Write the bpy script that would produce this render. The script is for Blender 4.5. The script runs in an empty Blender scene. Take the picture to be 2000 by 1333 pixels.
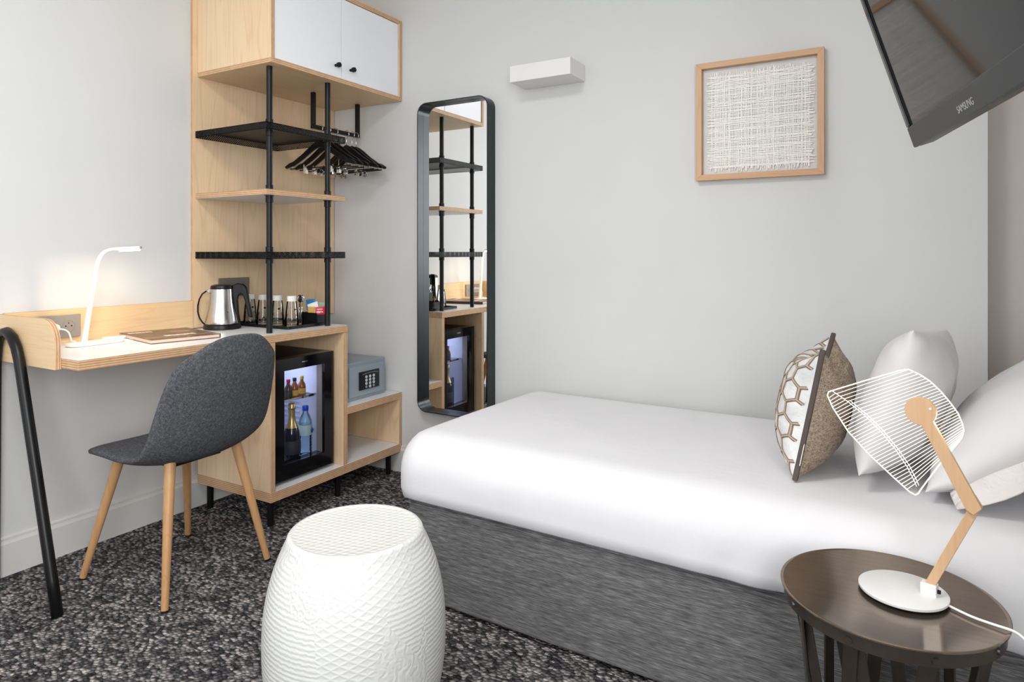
import bpy, bmesh, math, random
from mathutils import Vector, Matrix
random.seed(7)
PI = math.pi
sc = bpy.context.scene
COL = sc.collection

# ------------------------------------------------------------------ camera, light, exposure
cam = bpy.data.cameras.new('camera')
cam.sensor_width = 36.0
cam.lens = 1293 / 2000 * 36
cam.shift_y = -(666.5 - 493) / 2000
cam.clip_start = 0.05
camo = bpy.data.objects.new('camera', cam)
COL.objects.link(camo)
camo.location = (2.552, -2.528, 1.07)
camo.rotation_euler = (PI / 2, 0, math.radians(30.1))
sc.camera = camo

sc.view_settings.view_transform = 'Standard'
sc.view_settings.look = 'None'
sc.view_settings.gamma = 1
sc.view_settings.use_curve_mapping = False
sc.view_settings.exposure = 0.03

world = bpy.data.worlds.new('world')
sc.world = world
world.use_nodes = True
bg = world.node_tree.nodes['Background']
bg.inputs[0].default_value = (0.86, 0.93, 1.0, 1)
bg.inputs[1].default_value = 2.0


def area_light(name, loc, rot, sx, sy, power, col):
    l = bpy.data.lights.new(name, 'AREA')
    l.shape = 'RECTANGLE'
    l.size = sx
    l.size_y = sy
    l.energy = power
    l.color = col
    o = bpy.data.objects.new(name, l)
    COL.objects.link(o)
    o.location = loc
    o.rotation_euler = rot
    return o


# daylight entering by the two windows (wall behind the camera, wall on the right behind the camera)
area_light('daylight_front_window', (1.0, -4.33, 1.5), (PI / 2, 0, 0), 1.6, 1.6, 8.5, (0.97, 0.985, 1.0))
area_light('daylight_right_window', (3.24, -3.35, 1.5), (PI / 2, 0, PI / 2), 1.3, 1.5, 70, (0.97, 0.985, 1.0))


# ------------------------------------------------------------------ node helpers
class NT:
    def __init__(s, name):
        s.m = bpy.data.materials.new(name)
        s.m.use_nodes = True
        s.t = s.m.node_tree
        s.t.nodes.clear()
        s.out = s.n('ShaderNodeOutputMaterial')
        s.b = s.n('ShaderNodeBsdfPrincipled')
        s.l(s.b.outputs[0], s.out.inputs[0])

    def n(s, typ, **kw):
        nd = s.t.nodes.new(typ)
        for k, v in kw.items():
            if k.startswith('i_'):
                key = k[2:]
                key = int(key) if key.isdigit() else key
                nd.inputs[key].default_value = v
            else:
                setattr(nd, k, v)
        return nd

    def l(s, a, b):
        s.t.links.new(a, b)

    def coord(s, scale=(1, 1, 1), rot=(0, 0, 0), kind='Object', loc=(0, 0, 0)):
        tc = s.n('ShaderNodeTexCoord')
        mp = s.n('ShaderNodeMapping')
        mp.inputs['Scale'].default_value = scale
        mp.inputs['Rotation'].default_value = rot
        mp.inputs['Location'].default_value = loc
        s.l(tc.outputs[kind], mp.inputs[0])
        return mp.outputs[0]

    def noise(s, vec, scale, detail=3, rough=.5, dist=0):
        nd = s.n('ShaderNodeTexNoise')
        nd.inputs['Scale'].default_value = scale
        nd.inputs['Detail'].default_value = detail
        nd.inputs['Roughness'].default_value = rough
        nd.inputs['Distortion'].default_value = dist
        s.l(vec, nd.inputs['Vector'])
        return nd.outputs['Fac']

    def wave(s, vec, scale, axis='X', dist=0, detail=2, dscale=1, typ='BANDS', prof='SIN'):
        nd = s.n('ShaderNodeTexWave', wave_type=typ, wave_profile=prof)
        if typ == 'BANDS':
            nd.bands_direction = axis
        nd.inputs['Scale'].default_value = scale
        nd.inputs['Distortion'].default_value = dist
        nd.inputs['Detail'].default_value = detail
        nd.inputs['Detail Scale'].default_value = dscale
        s.l(vec, nd.inputs['Vector'])
        return nd.outputs['Fac']

    def ramp(s, fac, stops, interp='LINEAR'):
        r = s.n('ShaderNodeValToRGB')
        cr = r.color_ramp
        cr.interpolation = interp
        while len(cr.elements) < len(stops):
            cr.elements.new(0.5)
        for e, (p, c) in zip(cr.elements, stops):
            e.position = p
            e.color = (*c, 1) if len(c) == 3 else c
        s.l(fac, r.inputs[0])
        return r.outputs[0]

    def mix(s, fac, a, b, mode='MIX'):
        m = s.n('ShaderNodeMix', data_type='RGBA', blend_type=mode)
        if isinstance(fac, (int, float)):
            m.inputs[0].default_value = fac
        else:
            s.l(fac, m.inputs[0])
        for v, i in ((a, 6), (b, 7)):
            if isinstance(v, tuple):
                m.inputs[i].default_value = (*v, 1)
            else:
                s.l(v, m.inputs[i])
        return m.outputs[2]

    def math(s, op, a, b=None, c=None):
        m = s.n('ShaderNodeMath', operation=op)
        for v, i in ((a, 0), (b, 1), (c, 2)):
            if v is None:
                continue
            if isinstance(v, (int, float)):
                m.inputs[i].default_value = v
            else:
                s.l(v, m.inputs[i])
        return m.outputs[0]

    def col(s, c):
        if isinstance(c, tuple):
            s.b.inputs['Base Color'].default_value = (*c, 1)
        else:
            s.l(c, s.b.inputs['Base Color'])

    def set(s, rough=.5, metal=0, spec=None):
        s.b.inputs['Roughness'].default_value = rough
        s.b.inputs['Metallic'].default_value = metal
        if spec is not None:
            s.b.inputs['Specular IOR Level'].default_value = spec

    def bump(s, h, strength=.3, dist=.01):
        bp = s.n('ShaderNodeBump')
        bp.inputs['Strength'].default_value = strength
        bp.inputs['Distance'].default_value = dist
        s.l(h, bp.inputs['Height'])
        s.l(bp.outputs[0], s.b.inputs['Normal'])


def srgb(r, g, b):
    f = lambda c: ((c / 255 + .055) / 1.055) ** 2.4 if c > 10 else c / 255 / 12.92
    return (f(r), f(g), f(b))


M = {}


def plain(name, c, rough=.5, metal=0, spec=None, var=.04, vscale=30, bump=0):
    t = NT(name)
    v = t.coord()
    nz = t.noise(v, vscale, 3)
    lo = tuple(max(0, x * (1 - var)) for x in c)
    hi = tuple(min(1, x * (1 + var)) for x in c)
    t.col(t.ramp(nz, [(.3, lo), (.7, hi)]))
    t.set(rough, metal, spec)
    if bump:
        t.bump(nz, bump, .002)
    M[name] = t.m
    return t.m


def emit(name, c, strength):
    t = NT(name)
    t.col((0.8, 0.8, 0.8))
    t.b.inputs['Emission Color'].default_value = (*c, 1)
    t.b.inputs['Emission Strength'].default_value = strength
    M[name] = t.m


def wood(name, light, mid, dark, grain='Z', rough=.45, scale=1.0, ring=.35):
    t = NT(name)
    sc3 = {'Z': (9, 9, .9), 'X': (.9, 9, 9), 'Y': (9, .9, 9)}[grain]
    fine = {'Z': (160, 160, 4), 'X': (4, 160, 160), 'Y': (160, 4, 160)}[grain]
    v1 = t.coord(tuple(scale * x for x in sc3))
    big = t.noise(v1, .55, 2, .5, .8)
    cath = t.math('FRACT', t.math('MULTIPLY', big, 13.0))
    cath = t.math('PINGPONG', cath, .5)
    v2 = t.coord(fine)
    fn = t.noise(v2, 1.0, 2, .6)
    base = t.ramp(t.noise(v1, .5, 2), [(.3, light), (.75, mid)])
    c1 = t.mix(t.math('MULTIPLY', t.ramp(cath, [(0, (1, 1, 1)), (.12, (0, 0, 0))]), ring), base, dark)
    c2 = t.mix(t.math('MULTIPLY', t.ramp(fn, [(.45, (0, 0, 0)), (.75, (1, 1, 1))]), .28), c1, dark)
    t.col(c2)
    t.set(rough)
    t.bump(fn, .08, .002)
    M[name] = t.m


def plyedge(name, axis):
    t = NT(name)
    v = t.coord()
    w = t.wave(v, 44, axis, .6, 1, 2)
    nz = t.noise(v, 40, 3)
    c = t.ramp(w, [(.2, srgb(178, 135, 98)), (.5, srgb(204, 163, 123)), (.85, srgb(223, 186, 148))])
    t.col(t.mix(.18, c, t.ramp(nz, [(.3, srgb(150, 108, 76)), (.7, srgb(226, 192, 154))])))
    t.set(.55)
    M[name] = t.m


# ------------------------------------------------------------------ materials
t = NT('wall_paint')
v = t.coord()
n1 = t.noise(v, 2.2, 3)
n2 = t.noise(v, 260, 3)
t.col(t.ramp(n1, [(.3, srgb(210, 210, 209)), (.7, srgb(213, 213, 212))]))
t.set(.75, 0, .25)
t.bump(n2, .05, .002)
M['wall'] = t.m
plain("niche_paint", srgb(206, 197, 192), .75, 0, .25, .02, 3)
plain('ceiling_paint', srgb(238, 237, 234), .8, 0, .2, .01, 3)
plain('skirting_paint', srgb(214, 213, 210), .5, 0, .4, .01, 5)

# loop pile carpet
t = NT('carpet')
v = t.coord((1.0, 1.45, 1), (0, 0, math.radians(30)))
vor = t.n('ShaderNodeTexVoronoi', feature='F1')
vor.inputs['Scale'].default_value = 74
vor.inputs['Randomness'].default_value = .85
dn = t.n('ShaderNodeTexNoise')
dn.inputs['Scale'].default_value = 40
t.l(v, dn.inputs['Vector'])
dv = t.n('ShaderNodeVectorMath', operation='SCALE')
dv.inputs[3].default_value = .012
t.l(dn.outputs['Color'], dv.inputs[0])
av = t.n('ShaderNodeVectorMath', operation='ADD')
t.l(v, av.inputs[0])
t.l(dv.outputs[0], av.inputs[1])
t.l(av.outputs[0], vor.inputs['Vector'])
sep = t.n('ShaderNodeSeparateColor')
t.l(vor.outputs['Color'], sep.inputs[0])
cell = t.ramp(sep.outputs[0], [(0, srgb(58, 57, 60)), (.3, srgb(86, 84, 87)), (.62, srgb(142, 138, 138)), (1, srgb(202, 195, 193))])
patch = t.noise(v, 9, 3)
cell = t.mix(t.ramp(patch, [(.42, (0, 0, 0)), (.7, (.5, .5, .5))]), cell, srgb(50, 49, 52))
dist = vor.outputs['Distance']
shade = t.ramp(dist, [(.3, (1, 1, 1)), (.75, (.3, .3, .3))])
t.col(t.mix(1.0, cell, shade, 'MULTIPLY'))
t.set(.95, 0, .1)
hgt = t.math('SUBTRACT', 1.0, dist)
t.bump(hgt, .9, .012)
M['carpet'] = t.m

wood('birch', srgb(236, 209, 174), srgb(230, 197, 157), srgb(206, 167, 124), 'Z', .45, .8, .34)
wood('birch_y', srgb(233, 204, 163), srgb(226, 191, 145), srgb(203, 161, 113), 'Y', .45, .8, .22)
wood('birch_x', srgb(233, 204, 163), srgb(226, 191, 145), srgb(203, 161, 113), 'X', .45, .8, .22)
wood('oak_z', srgb(208, 170, 134), srgb(200, 158, 121), srgb(168, 124, 88), 'Z', .5, 2.0, .2)
wood('oak_x', srgb(208, 170, 134), srgb(200, 158, 121), srgb(168, 124, 88), 'X', .5, 2.0, .2)
wood('leg_wood', srgb(194, 150, 104), srgb(182, 136, 90), srgb(142, 100, 62), 'Z', .4, 2.0, .25)
wood('beech', srgb(212, 176, 138), srgb(203, 163, 123), srgb(176, 132, 94), 'Z', .5, 2.0, .12)
for ax in 'XYZ':
    plyedge('ply_' + ax, ax)
plain('white_laminate', srgb(232, 233, 236), .3, 0, .5, .01, 5)
plain('white_door', srgb(240, 241, 245), .35, 0, .5, .01, 4)
plain('black_metal', srgb(15, 16, 19), .42, 0, .32, .08, 60)
plain('black_satin', srgb(13, 13, 15), .35, 0, .32, .05, 40)
plain('black_matte', srgb(14, 14, 15), .6, 0, .3, .05, 40)
plain('black_gloss', srgb(10, 10, 12), .08, 0, .5, .02, 40)
plain('mirror_frame', srgb(48, 52, 56), .3, .6, .5, .08, 25)
plain('steel', srgb(205, 203, 200), .22, 1.0, .5, .05, 90)
plain('chrome', srgb(225, 225, 228), .08, 1.0, .5, .01, 20)
plain('white_plastic', srgb(240, 238, 232), .35, 0, .5, .01, 20)
plain('white_metal', srgb(226, 225, 224), .35, 0, .5, .01, 20)
plain('grey_plastic', srgb(150, 142, 134), .45, 0, .5, .02, 20)
plain('dark_taupe', srgb(108, 100, 94), .4, 0, .5, .02, 20)
plain('hole_black', srgb(22, 20, 20), .7, 0, .2)
plain('safe_grey', srgb(150, 160, 170), .45, .2, .5, .02, 120)
plain('safe_door', srgb(158, 168, 178), .45, .2, .5, .02, 120)
plain('keypad', srgb(22, 26, 36), .3)
plain('key_grey', srgb(205, 208, 212), .4)
plain('tv_bezel', srgb(48, 50, 52), .4, 0, .35, .02, 50)
plain('tv_text', srgb(170, 172, 172), .4)
plain('fridge_liner', srgb(205, 210, 228), .4)
plain('blue_cap', srgb(18, 70, 190), .35)
plain('red', srgb(205, 28, 62), .4)
plain('yellow', srgb(205, 190, 80), .4)
plain('amber', srgb(150, 82, 24), .15, 0, .5)
plain('dark_amber', srgb(70, 44, 30), .15, 0, .5)
plain('gold_foil', srgb(196, 170, 110), .3, .8, .5, .12, 120)
plain('bottle_dark', srgb(30, 30, 36), .1)
plain('label_dark', srgb(52, 48, 56), .5)
plain('label_pale', srgb(190, 215, 215), .5)
plain('label_blue', srgb(40, 110, 150), .5)
plain('teal_paper', srgb(20, 120, 175), .5)
plain('paper', srgb(240, 238, 232), .6)
plain('paper_green', srgb(150, 170, 150), .6)
plain('paper_gold', srgb(200, 160, 70), .6)
plain('pages', srgb(232, 206, 186), .7)
plain('book_ink', srgb(232, 222, 214), .6)
plain('book_line', srgb(172, 128, 112), .6)
plain('cushion_trim', srgb(84, 74, 70), .7)
plain('embroidery', srgb(134, 112, 96), .8, 0, .3, .12, 200)
plain('embroidery_light', srgb(192, 172, 152), .8, 0, .3, .12, 200)
plain('fibre', srgb(243, 240, 233), .85, 0, .2, .05, 90)
plain('mount_board', srgb(216, 214, 212), .8)
plain('curtain', srgb(225, 222, 216), .9)
plain('cord_white', srgb(236, 234, 230), .5)

# art book cover
t = NT('book_cover')
v = t.coord()
nz = t.noise(v, 14, 4, .6, 1.0)
t.col(t.ramp(nz, [(.35, srgb(72, 52, 42)), (.6, srgb(98, 74, 60)), (.75, srgb(134, 100, 86))]))
t.set(.3)
M['book_cover'] = t.m

# perspective-free sheet, linen, upholstery
t = NT('sheet')
v = t.coord()
n1 = t.noise(v, 4, 4, .55, .6)
n2 = t.noise(v, 700, 2)
t.col(t.ramp(n1, [(.3, srgb(222, 221, 224)), (.7, srgb(227, 226, 229))]))
t.set(.85, 0, .2)
t.b.inputs['Sheen Weight'].default_value = .1
bb = t.math('ADD', t.math('MULTIPLY', n1, 1.0), t.math('MULTIPLY', n2, .02))
t.bump(bb, .16, .03)
M['sheet'] = t.m
t = NT('pillow_cotton')
v = t.coord()
n1 = t.noise(v, 6, 2, .45, .5)
t.col(t.ramp(n1, [(.3, srgb(214, 212, 213)), (.7, srgb(221, 219, 220))]))
t.set(.85, 0, .2)
t.bump(n1, .35, .02)
M['pillow_cotton'] = t.m
t = NT('pillow_flap')
v = t.coord()
n1 = t.noise(v, 9, 4, .6, 1.2)
t.col(t.ramp(n1, [(.3, srgb(214, 209, 207)), (.7, srgb(222, 218, 216))]))
t.set(.9, 0, .2)
t.bump(n1, .6, .03)
M['pillow_flap'] = t.m


def weave(name, dark, mid, light, sx, sy, streak_axis, bump=.4, rough=.9):
    t = NT(name)
    st = {'X': (26, 420, 420), 'Y': (420, 26, 420), 'Z': (420, 420, 26)}[streak_axis]
    a = t.noise(t.coord(st), 1.0, 3, .65)
    b = t.noise(t.coord(tuple(x * .25 for x in st)), 1.0, 3, .6)
    f = t.noise(t.coord(), 900, 2)
    h = t.math('ADD', t.math('MULTIPLY', a, .55), t.math('MULTIPLY', b, .3))
    h = t.math('ADD', h, t.math('MULTIPLY', f, .15))
    t.col(t.ramp(h, [(.38, dark), (.5, mid), (.64, light)]))
    t.set(rough, 0, .15)
    t.bump(h, bump, .003)
    M[name] = t.m


weave('bed_fabric', srgb(76, 75, 76), srgb(106, 105, 105), srgb(144, 143, 143), 1, 1, 'X')
weave('linen', srgb(104, 90, 76), srgb(150, 134, 118), srgb(184, 168, 150), 1, 1, 'X', .5)
t = NT('chair_fabric')
v = t.coord()
a = t.noise(v, 420, 3, .7)
b = t.noise(v, 120, 2)
h = t.math('ADD', t.math('MULTIPLY', a, .7), t.math('MULTIPLY', b, .3))
t.col(t.ramp(h, [(.38, srgb(58, 59, 63)), (.52, srgb(84, 85, 89)), (.66, srgb(122, 122, 126))]))
t.set(.95, 0, .15)
t.bump(h, .4, .002)
M['chair_fabric'] = t.m
t = NT('cushion_front')
v = t.coord()
n1 = t.noise(v, 16, 4, .6)
t.col(t.ramp(n1, [(.35, srgb(208, 210, 210)), (.65, srgb(234, 234, 233))]))
t.set(.4, 0, .4)
t.bump(t.noise(v, 25, 4, .6, 1), .5, .01)
M['cushion_front'] = t.m

# embossed white stool: relief bands of different motifs
t = NT('stool_relief')
tc = t.n('ShaderNodeTexCoord')
uv = tc.outputs['UV']


def mapuv(s, r=0, loc=(0, 0, 0)):
    mp = t.n('ShaderNodeMapping')
    mp.inputs['Scale'].default_value = s
    mp.inputs['Rotation'].default_value = (0, 0, r)
    mp.inputs['Location'].default_value = loc
    t.l(uv, mp.inputs[0])
    return mp.outputs[0]


d1 = t.wave(mapuv((1, 1, 1), math.radians(62)), 21, 'X')
d2 = t.wave(mapuv((1, 1, 1), math.radians(-62)), 21, 'X')
diam = t.math('MAXIMUM', t.math('POWER', d1, 3), t.math('POWER', d2, 3))
rip = t.wave(mapuv((1, 1, 1)), 32, 'Y', 2.5, 2, 3)
vr = t.n('ShaderNodeTexVoronoi', feature='F1')
vr.inputs['Scale'].default_value = 62
t.l(uv, vr.inputs['Vector'])
rings = t.math('SINE', t.math('MULTIPLY', vr.outputs['Distance'], 13))
curl = t.wave(mapuv((1, 1, 1)), 18, 'X', 10, 2, 2.0)
reg = t.n('ShaderNodeTexVoronoi', feature='F1')
reg.inputs['Scale'].default_value = 8.5
t.l(mapuv((1, .7, 1)), reg.inputs['Vector'])
sepc = t.n('ShaderNodeSeparateColor')
t.l(reg.outputs['Color'], sepc.inputs[0])
r0 = sepc.outputs[0]
g1 = t.math('GREATER_THAN', r0, .36)
g2 = t.math('GREATER_THAN', r0, .62)
g3 = t.math('GREATER_THAN', r0, .78)
h = t.mix(g1, diam, rip)
h = t.mix(g2, h, rings)
h = t.mix(g3, h, curl)
t.col(srgb(213, 213, 211))
t.set(.35, 0, .5)
t.b.inputs['Subsurface Weight'].default_value = 0.0
t.bump(h, .22, .004)
M['stool_relief'] = t.m
t = NT('stool_top')
v = t.coord()
c1 = t.wave(t.coord((1, 1, 1), (0, 0, math.radians(20))), 22, 'X')
c2 = t.wave(t.coord((1, 1, 1), (0, 0, math.radians(80))), 22, 'X')
t.col(srgb(216, 216, 213))
t.set(.4, 0, .5)
t.bump(t.math('MULTIPLY', c1, c2), .45, .003)
M['stool_top'] = t.m

# polished bronze lacquer
t = NT('bronze')
v = t.coord((1, 14, 1))
nz = t.noise(v, 8, 3)
t.col(t.ramp(nz, [(.3, srgb(136, 122, 110)), (.7, srgb(146, 132, 119))]))
t.set(.14, .85, .5)
M['bronze'] = t.m
plain('bronze_dark', srgb(92, 85, 79), .32, .8, .5, .1, 30)

t = NT('mirror_glass')
t.col((.93, .94, .94))
t.set(.0, 1.0)
M['mirror_glass'] = t.m


def glassy(name, tint, gl_rough=.02, ior=1.45, mixmax=None):
    m = bpy.data.materials.new(name)
    m.use_nodes = True
    nt = m.node_tree
    nt.nodes.clear()
    o = nt.nodes.new('ShaderNodeOutputMaterial')
    tr = nt.nodes.new('ShaderNodeBsdfTransparent')
    tr.inputs[0].default_value = (*tint, 1)
    gl = nt.nodes.new('ShaderNodeBsdfGlossy')
    gl.inputs['Roughness'].default_value = gl_rough
    fr = nt.nodes.new('ShaderNodeFresnel')
    fr.inputs[0].default_value = ior
    mx = nt.nodes.new('ShaderNodeMixShader')
    nt.links.new(fr.outputs[0], mx.inputs[0])
    nt.links.new(tr.outputs[0], mx.inputs[1])
    nt.links.new(gl.outputs[0], mx.inputs[2])
    nt.links.new(mx.outputs[0], o.inputs[0])
    M[name] = m


glassy('pane_glass', (.97, .98, .98))
glassy('fridge_glass', (.93, .94, .97), .02, 1.16)
glassy('tumbler_glass', (.985, .99, .99), .03, 1.4)
glassy('water_glass', (.80, .92, .95), .03, 1.4)
glassy('acrylic', (.985, .985, .985), .03, 1.3)
t = NT('tv_screen')
v = t.coord()
t.col(t.ramp(t.noise(v, 3, 2), [(.3, (.012, .012, .013)), (.7, (.014, .014, .015))]))
t.set(.06, 0, .22)
M['tv_screen'] = t.m
emit('led_warm', (1.0, .84, .62), 9)
emit('line_glow', (1.0, .83, .64), 1.05)
emit('line_edge', (1.0, .80, .55), 1.7)
emit('fridge_led', (.72, .78, 1.0), 3)


# ------------------------------------------------------------------ geometry helpers
class G:
    """collects shapes, then becomes one mesh object"""

    def __init__(s):
        s.v = []
        s.f = []
        s.mi = []
        s.uv = None

    def add(s, vs, fs, mi=0):
        b = len(s.v)
        s.v += [tuple(p) for p in vs]
        s.f += [tuple(b + i for i in f) for f in fs]
        if isinstance(mi, int):
            s.mi += [mi] * len(fs)
        else:
            s.mi += list(mi)
        return s

    def box(s, lo, hi, mi=0):
        x0, y0, z0 = lo
        x1, y1, z1 = hi
        vs = [(x0, y0, z0), (x1, y0, z0), (x1, y1, z0), (x0, y1, z0), (x0, y0, z1), (x1, y0, z1), (x1, y1, z1), (x0, y1, z1)]
        fs = [(0, 3, 2, 1), (4, 5, 6, 7), (0, 1, 5, 4), (2, 3, 7, 6), (1, 2, 6, 5), (3, 0, 4, 7)]  # -z +z -y +y +x -x
        return s.add(vs, fs, mi)

    def obox(s, c, ax, half, mi=0):
        c = Vector(c)
        a = [Vector(x).normalized() * h for x, h in zip(ax, half)]
        vs = [c + a[0] * i + a[1] * j + a[2] * k for k in (-1, 1) for i, j in ((-1, -1), (1, -1), (1, 1), (-1, 1))]
        fs = [(0, 3, 2, 1), (4, 5, 6, 7), (0, 1, 5, 4), (2, 3, 7, 6), (1, 2, 6, 5), (3, 0, 4, 7)]
        return s.add(vs, fs, mi)

    def cyl(s, p0, p1, r0, r1=None, n=16, mi=0):
        r1 = r0 if r1 is None else r1
        p0, p1 = Vector(p0), Vector(p1)
        d = (p1 - p0).normalized()
        u = d.orthogonal().normalized()
        w = d.cross(u)
        vs = []
        for p, r in ((p0, r0), (p1, r1)):
            for i in range(n):
                a = 2 * PI * i / n
                vs.append(p + (u * math.cos(a) + w * math.sin(a)) * r)
        fs = [(i, (i + 1) % n, n + (i + 1) % n, n + i) for i in range(n)]
        fs += [tuple(range(n))[::-1], tuple(range(n, 2 * n))]
        return s.add(vs, fs, mi)

    def lathe(s, prof, n=32, c=(0, 0, 0), mi=0, capb=True, capt=True):
        vs = []
        for r, z in prof:
            for i in range(n):
                a = 2 * PI * i / n
                vs.append((c[0] + r * math.cos(a), c[1] + r * math.sin(a), c[2] + z))
        fs = []
        for k in range(len(prof) - 1):
            for i in range(n):
                j = (i + 1) % n
                fs.append((k * n + i, k * n + j, (k + 1) * n + j, (k + 1) * n + i))
        if capb:
            fs.append(tuple(range(n))[::-1])
        if capt:
            fs.append(tuple(range((len(prof) - 1) * n, len(prof) * n)))
        return s.add(vs, fs, mi)

    def tube(s, pts, r, n=10, mi=0, closed=False):
        pts = [Vector(p) for p in pts]
        m = len(pts)
        rr = r if isinstance(r, (list, tuple)) else [r] * m
        T = []
        for i in range(m):
            a = pts[i - 1] if (i or closed) else pts[0]
            b = pts[(i + 1) % m] if (i < m - 1 or closed) else pts[-1]
            T.append((b - a).normalized())
        u = T[0].orthogonal().normalized()
        vs = []
        for i in range(m):
            u = (u - T[i] * u.dot(T[i])).normalized()
            w = T[i].cross(u)
            for k in range(n):
                a = 2 * PI * k / n
                vs.append(pts[i] + (u * math.cos(a) + w * math.sin(a)) * rr[i])
        fs = []
        for i in range(m if closed else m - 1):
            i2 = (i + 1) % m
            for k in range(n):
                j = (k + 1) % n
                fs.append((i * n + k, i * n + j, i2 * n + j, i2 * n + k))
        if not closed:
            fs.append(tuple(range(n))[::-1])
            fs.append(tuple(range((m - 1) * n, m * n)))
        return s.add(vs, fs, mi)

    def prism(s, poly, o, ax, ay, h, mi=0):
        """2-D polygon (in axes ax, ay from o) thickened by vector h"""
        o, ax, ay, h = map(Vector, (o, ax, ay, h))
        n = len(poly)
        vs = [o + ax * x + ay * y for x, y in poly] + [o + ax * x + ay * y + h for x, y in poly]
        fs = [tuple(range(n))[::-1], tuple(range(n, 2 * n))] + [(i, (i + 1) % n, n + (i + 1) % n, n + i) for i in range(n)]
        return s.add(vs, fs, mi)

    def sphere(s, c, r, n=16, m=8, mi=0, sq=(1, 1, 1)):
        prof = []
        vs = []
        for k in range(1, m):
            a = PI * k / m
            for i in range(n):
                b = 2 * PI * i / n
                vs.append((c[0] + sq[0] * r * math.sin(a) * math.cos(b), c[1] + sq[1] * r * math.sin(a) * math.sin(b), c[2] - sq[2] * r * math.cos(a)))
        vs += [(c[0], c[1], c[2] - r * sq[2]), (c[0], c[1], c[2] + r * sq[2])]
        fs = []
        for k in range(m - 2):
            for i in range(n):
                j = (i + 1) % n
                fs.append((k * n + i, k * n + j, (k + 1) * n + j, (k + 1) * n + i))
        b = (m - 1) * n
        for i in range(n):
            j = (i + 1) % n
            fs.append((b, j, i))
            fs.append((b + 1, (m - 2) * n + i, (m - 2) * n + j))
        return s.add(vs, fs, mi)

    def build(s, name, mats, parent=None, smooth=None, bevel=0, org=None, segs=2):
        """org: world point that becomes the object's origin (top-level) or the parent's origin"""
        if org is None:
            org = parent['_o'] if parent is not None and '_o' in parent else (0, 0, 0)
        me = bpy.data.meshes.new(name)
        me.from_pydata([(p[0] - org[0], p[1] - org[1], p[2] - org[2]) for p in s.v], [], s.f)
        if not isinstance(mats, (list, tuple)):
            mats = [mats]
        for m in mats:
            me.materials.append(M[m])
        for p, i in zip(me.polygons, s.mi):
            p.material_index = i
        bm = bmesh.new()
        bm.from_mesh(me)
        bmesh.ops.recalc_face_normals(bm, faces=bm.faces)
        bm.to_mesh(me)
        bm.free()
        o = bpy.data.objects.new(name, me)
        COL.objects.link(o)
        if parent is not None:
            o.parent = parent
        else:
            o.location = org
        o['_o'] = tuple(org)
        if smooth is not None:
            for p in me.polygons:
                p.use_smooth = True
            if smooth:
                set_sharp(me, math.radians(smooth))
        if bevel:
            md = o.modifiers.new('bevel', 'BEVEL')
            md.width = bevel
            md.segments = segs
            md.limit_method = 'ANGLE'
            md.angle_limit = math.radians(40)
        return o


def set_sharp(me, ang):
    bm = bmesh.new()
    bm.from_mesh(me)
    for e in bm.edges:
        if len(e.link_faces) == 2 and e.calc_face_angle(0) > ang:
            e.smooth = False
    bm.to_mesh(me)
    bm.free()


def tag(o, label, cat, group=None):
    o['label'] = label
    o['category'] = cat
    if group:
        o['group'] = group
    return o


def thing(name, loc, label, cat, group=None, rotz=0, local=False):
    o = bpy.data.objects.new(name, None)
    o.empty_display_size = .05
    COL.objects.link(o)
    o.location = loc
    o.rotation_euler = (0, 0, rotz)
    o['_o'] = (0, 0, 0) if local else tuple(loc)
    return tag(o, label, cat, group)


def struct(o):
    o['kind'] = 'structure'
    return o


def arc(cx, cy, r, a0, a1, n):
    return [(cx + r * math.cos(a0 + (a1 - a0) * i / n), cy + r * math.sin(a0 + (a1 - a0) * i / n)) for i in range(n + 1)]


def rrect(x0, y0, x1, y1, r, n=6):
    return arc(x1 - r, y0 + r, r, -PI / 2, 0, n) + arc(x1 - r, y1 - r, r, 0, PI / 2, n) + arc(x0 + r, y1 - r, r, PI / 2, PI, n) + arc(x0 + r, y0 + r, r, PI, 1.5 * PI, n)


def board(name, lo, hi, face, parent, thin, top=None, bevel=.0008):
    """plywood board: broad faces in `face`, thin edges show the plies, optional laminate on one face"""
    edge = 'ply_' + thin
    i = 'XYZ'.index(thin)
    mi = [1] * 6
    idx = {2: (0, 1), 1: (2, 3), 0: (5, 4)}[i]
    mi[idx[0]] = mi[idx[1]] = 0
    mats = [face, edge]
    if top:
        mi[idx[1]] = 2
        mats.append(top)
    return G().box(lo, hi, mi).build(name, mats, parent, bevel=bevel)


# ------------------------------------------------------------------ room shell
RX, RY, RZ = 3.32, -4.4, 2.52
struct(G().box((-.1, RY - .1, -.08), (RX + .1, .6, 0)).build('floor', 'carpet'))
struct(G().box((-.1, RY - .1, RZ), (RX + .1, .6, RZ + .1)).build('ceiling', 'ceiling_paint'))
struct(G().box((-.1, RY - .1, 0), (0, .1, RZ)).build('wall_left', 'wall'))
struct(G().box((0, 0, 0), (2.80, .5, RZ)).build('wall_back', 'wall'))
struct(G().box((2.80, .12, 0), (RX, .5, RZ)).build('wall_niche', 'niche_paint'))
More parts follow.
